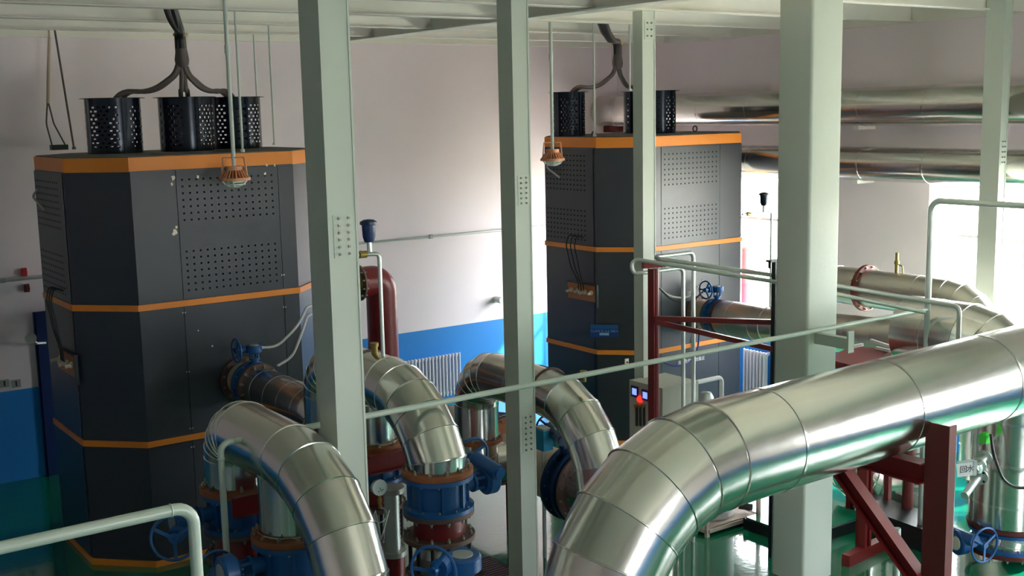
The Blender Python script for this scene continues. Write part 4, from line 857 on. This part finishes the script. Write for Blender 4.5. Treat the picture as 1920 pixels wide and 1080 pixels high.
# ------------------------------------------------------------------ hanging lamps and rods
def lampobj(px, py, wpx, label, tilt=0, ztop=ZC, stem=True, small=False):
    d = .31*F/wpx; c = P(px, py, d=d); t = thing('pendant_lamp', (c.x, c.y, c.z-.09), label, 'lamp')
    R = .155
    mb = MB(); tx = .0
    mb.cyl((c.x, c.y, c.z+.10), (c.x+tx, c.y, ztop), .021, 12); mb.cyl((c.x, c.y, c.z+1.22), (c.x, c.y, c.z+1.3), .029, 12); build('stem', mb, 'lampw', t)
    mb = MB(); mb.lathe([(0, .115), (.085, .115), (.085, .075), (.075, .07), (.07, .02), (.13, 0), (R, 0), (R, -.028), (.12, -.03), (0, -.03)], c, (0, 0, 1), 32)
    for i in range(24):
        a = 2*PI*i/24; e = V((math.cos(a), math.sin(a), 0)); n_ = V((-e.y, e.x, 0))*.004
        q = [c+e*.07+V((0, 0, .075)), c+e*.095+V((0, 0, .075)), c+e*.15, c+e*.07]
        mb.add([p+n_ for p in q]+[p-n_ for p in q], [(0, 1, 2, 3), (7, 6, 5, 4), (0, 4, 5, 1), (1, 5, 6, 2)])
    build('housing', mb, 'lampo', t, label='finned orange housing')
    mb = MB(); u = rt.copy(); u.z = 0; u.normalize(); w = V((-u.y, u.x, 0))
    for sgn in (-1, 1): mb.bar(c+u*sgn*.125+V((0, 0, .0)), c+u*sgn*.105+V((0, 0, .2)), .035, .016, ref=u)
    mb.bar(c-u*.108+V((0, 0, .2)), c+u*.108+V((0, 0, .2)), .035, .014, ref=(0, 0, 1)); build('yoke', mb, 'lampo', t)
    mb = MB()
    for i in range(6):
        a = 2*PI*i/6; e = V((math.cos(a), math.sin(a), 0)); mb.tube([c+e*.14+V((0, 0, -.02)), c+e*.10+V((0, 0, -.065)), c+e*.045+V((0, 0, -.088))], .008, 6)
    mb.torus(c+V((0, 0, -.066)), (0, 0, 1), .10, .007, 28, 6); mb.torus(c+V((0, 0, -.088)), (0, 0, 1), .045, .007, 20, 6); build('wire_guard', mb, 'lampw', t)
    mb = MB(); mb.lathe([(.1, -.03), (.085, -.05), (.04, -.062), (0, -.065)], c, (0, 0, 1), 24); build('lens', mb, 'gauge', t)
lampobj(440, 333, 58, 'orange caged pendant lamp hanging before the left boiler')
lampobj(1036, 297, 46, 'orange caged pendant lamp hanging before the right boiler')
lampobj(1779, 247, 38, 'orange caged pendant lamp hanging at the right in front of the wall pipes')
lampobj(553, 270, 33, 'small far pendant lamp half hidden above the left boiler roof')
lampobj(1150, 240, 32, 'small far pendant lamp above the right boiler roof by the corner')
rods = [(440, 455, 285, 13.6, 'thin hanging rod right of the lamp stem above the left boiler'), (500, 515, 272, 14.2, 'thin hanging rod over the right of the left boiler roof'), (109, 139, 280, 13.2, 'slanting brown rod standing on the left boiler roof'), (1115, 1115, 256, 15.2, 'thin white rod dropping to the right boiler roof'), (478, 482, 185, 15.3, 'faint thin rod against the back wall above the left boiler'), (1181, 1181, 170, 15.5, 'short thin rod left of the slim column at the roof')]
for (xa_, xb_, yb_2, d, lab) in rods:
    b = P(xb_, yb_2, d=d)
    z_ = 4.226 if abs(b.z-4.226) < .25 else b.z
    if abs(b.z-4.226) < .25: b = P(xb_, yb_2, Z=4.226)
    top = V((b.x, b.y, ZC))
    if 'slanting' in lab: top = V((b.x-.16, b.y, ZC))
    mb = MB(); mb.cyl(b, top, .013, 10); mb.cyl(b, b+V((0, 0, .03)), .025, 10)
    single('hanging_rod', mb, 'maroon2' if 0 else ('cable' if 'brown' in lab else 'lampw'), lab, 'rod')

# black breaker box with wires at the left boiler's roof corner
c = P(111, 281, Z=4.226); t = thing('junction_box', (c.x, c.y, 4.226), 'small black terminal box with drooping wires on the left boiler roof', 'box')
mb = MB(); mb.box((c.x-.1, c.y-.05, 4.226), (c.x+.1, c.y+.05, 4.29)); build('box', mb, 'kerb', t)
for (x1_, x2_, dd) in ((-.08, -.11, 0), (.08, -.02, .01)):
    mb = MB(); mb.tube(fillet([(c.x+x1_, c.y, 4.28), (c.x+x2_-.02, c.y, 4.55), (c.x-.09, c.y, 4.85)], .3, 6), .01, 8); build('wire', mb, 'cable', t)
mb = MB(); mb.tube(fillet([(c.x-.09, c.y, 4.80), (c.x-.05, c.y, 5.2), (c.x-.01, c.y, 5.6), (c.x, c.y, ZC)], .3, 6), [.022, .024, .018, .02, .016, .018, .014, .015, .012, .012, .010, .010, .009, .009, .008, .008][:len(fillet([(c.x-.09, c.y, 4.80), (c.x-.05, c.y, 5.2), (c.x-.01, c.y, 5.6), (c.x, c.y, ZC)], .3, 6))], 8); build('wrapped_wire', mb, 'beige', t)
c = P(1152, 237, Y=YB-.1); mb = MB(); mb.box((c.x-.16, YB-.16, c.z-.1), (c.x+.22, YB, c.z+.05)); mb.box((c.x-.05, YB-.14, c.z+.05), (c.x+.1, YB, c.z+.12)); single('wall_box', mb, 'maroon2', 'dark rusty box on the wall corner behind the far lamp', 'box')
# lifting eye on the right boiler roof
c = P(1303, 246, Z=4.24); mb = MB(); mb.torus((c.x, c.y, 4.275), (0, 1, 0), .04, .01, 20, 6); build('lifting_eye', mb, 'maroon2', br)
c = P(1007, 262, Z=4.24); mb = MB(); mb.torus((11.0-.9, 12.2, 4.26), (0, 1, 0), .03, .01, 20, 6); build('lifting_eye', mb, 'maroon2', br)

# ------------------------------------------------------------------ power cable bundles
def bundle(top, neck, ends, label, seed, spread):
    rnd = random.Random(seed); t = thing('cable_bundle', neck, label, 'cable'); T = V(top); N = V(neck)
    cols = ['cableb', 'cableb', 'cable', 'cableb', 'cableb', 'cableg', 'cablew', 'cableb']
    for i, m_ in enumerate(cols):
        o = V((rnd.uniform(-1, 1)*spread, rnd.uniform(-.5, .5)*spread, 0)); o2 = V((rnd.uniform(-1, 1), rnd.uniform(-1, 1), 0))*.028
        r = .008 if m_ in ('cableg', 'cablew') else .034
        if m_ in ('cableg', 'cablew'): o2 = o2*2.2
        mid = (T+N)/2+V((-.0, 0, 0))+(o+o2)*.5
        pts = [T+o, T+o+(N-T)*.25+V((.02, 0, -.05)), mid+V((.04, 0, 0)), N+o2+V((0, 0, .3)), N+o2]
        mb = MB(); mb.tube(fillet(pts, .5, 5), r, 10); build('cable', mb, m_, t)
    mb = MB(); mb.lathe([(0, .12), (.06, .12), (.078, .0), (.072, -.05), (.05, -.08), (0, -.08)], N, (0, 0, 1), 20); build('wrap', mb, 'cable', t, label='grey tape wrapped splitter')
    mb = MB(); mb.torus(N+V((0, 0, .27)), (0, 0, 1), .062, .02, 24, 8); build('tape_band', mb, 'tape', t)
    for e in ends:
        e = V(e)
        for k in (-1, 1):
            off = V((.035*k, .02*k, 0)); h = (e-N); h.z = 0
            st = N+V((0, 0, -.04))+h.normalized()*.03+off*.5
            pts = [st, st+V((0, 0, -.12))+h*.06, N+h*.45+V((0, 0, -.36))+off, e+V((0, 0, .10))-h*.1+off*1.4, e+off*1.4+V((0, 0, -.25))]
            mb = MB(); mb.tube(fillet(pts, .5, 6), .026, 10); build('branch_cable', mb, 'cable', t)
n1 = P(341, 112, Y=12.7); t1 = P(312, -8, Y=12.2)
bundle(V((t1.x, t1.y, min(t1.z, 6.1))), n1, [SPOTS[0], SPOTS[1], SPOTS[2]], 'thick black cable bundle dropping from the roof to the left boiler vents', 3, .07)
n2 = P(1158, 118, Y=12.8); t2_ = P(1125, 30, Y=12.0)
bundle(V((t2_.x, t2_.y, min(t2_.z, 6.1))), n2, [SPOTS[3], SPOTS[4]], 'thick black cable bundle dropping from the roof to the right boiler vents', 5, .07)
# hoses at the left boiler right flank and right boiler front
def hose(pts, r, m_, label, name='hose', cat='hose'):
    mb = MB(); mb.tube(fillet(pts, .4, 6), r, 10); return single(name, mb, m_, label, cat)
hose([P(490, 652, d=11.6), P(520, 650, d=11.7), P(560, 610, d=11.8), P(575, 575, d=12.0), P(592, 572, d=12.1)], .014, 'cablew', 'upper pale hose curving from the left boiler valve to the thick column')
hose([P(520, 686, d=11.6), P(548, 670, d=11.7), P(566, 625, d=11.8), P(577, 590, d=12.0), P(592, 588, d=12.1)], .014, 'cablew', 'lower pale hose curving from the left boiler valve flange')
hose([P(1236, 540, Y=11.4), P(1255, 556, Y=11.35), P(1290, 560, Y=11.3), P(1318, 525, Y=11.4)], .013, 'cablew', 'upper pale hose looping in front of the right boiler')
hose([P(1236, 540, Y=11.35), P(1262, 566, Y=11.3), P(1300, 564, Y=11.3), P(1325, 540, Y=11.4)], .011, 'kerb', 'lower dark hose looping in front of the right boiler')
hose([P(1236, 675, Y=11.45), P(1262, 687, Y=11.4), P(1290, 685, Y=11.4), P(1308, 660, Y=11.42), P(1312, 615, Y=11.45)], .012, 'bezel', 'dark blue cable sagging across the lower right boiler front', 'cable', 'cable')

# ------------------------------------------------------------------ light
W = bpy.data.worlds.new('World'); SC.world = W; W.use_nodes = True; nt = W.node_tree; bg = nt.nodes['Background']
tc = nt.nodes.new('ShaderNodeTexCoord'); sp = nt.nodes.new('ShaderNodeSeparateXYZ'); nt.links.new(tc.outputs['Generated'], sp.inputs[0])
rp = nt.nodes.new('ShaderNodeValToRGB'); rp.color_ramp.elements[0].position = .45; rp.color_ramp.elements[0].color = (.75, .74, .70, 1); rp.color_ramp.elements[1].position = .62; rp.color_ramp.elements[1].color = (.90, .95, 1.0, 1)
mr = nt.nodes.new('ShaderNodeMapRange'); mr.inputs[1].default_value = -1; mr.inputs[2].default_value = 1; nt.links.new(sp.outputs['Z'], mr.inputs[0]); nt.links.new(mr.outputs[0], rp.inputs[0]); nt.links.new(rp.outputs[0], bg.inputs[0])
bg.inputs[1].default_value = 40.0
L = bpy.data.lights.new('sun', 'SUN'); L.energy = 30; L.angle = math.radians(1.5); L.color = (1, .95, .88)
o = bpy.data.objects.new('sun', L); COL.objects.link(o); o.rotation_mode = 'QUATERNION'; o.rotation_quaternion = V((-2.7, 2.3, -2.7)).to_track_quat('-Z', 'Y')
SC.view_settings.view_transform = 'Standard'; SC.view_settings.look = 'None'; SC.view_settings.gamma = 1; SC.view_settings.use_curve_mapping = False
SC.view_settings.exposure = 0.0
SC.cycles.max_bounces = 10; SC.cycles.diffuse_bounces = 6; SC.cycles.glossy_bounces = 5; SC.cycles.transparent_max_bounces = 12
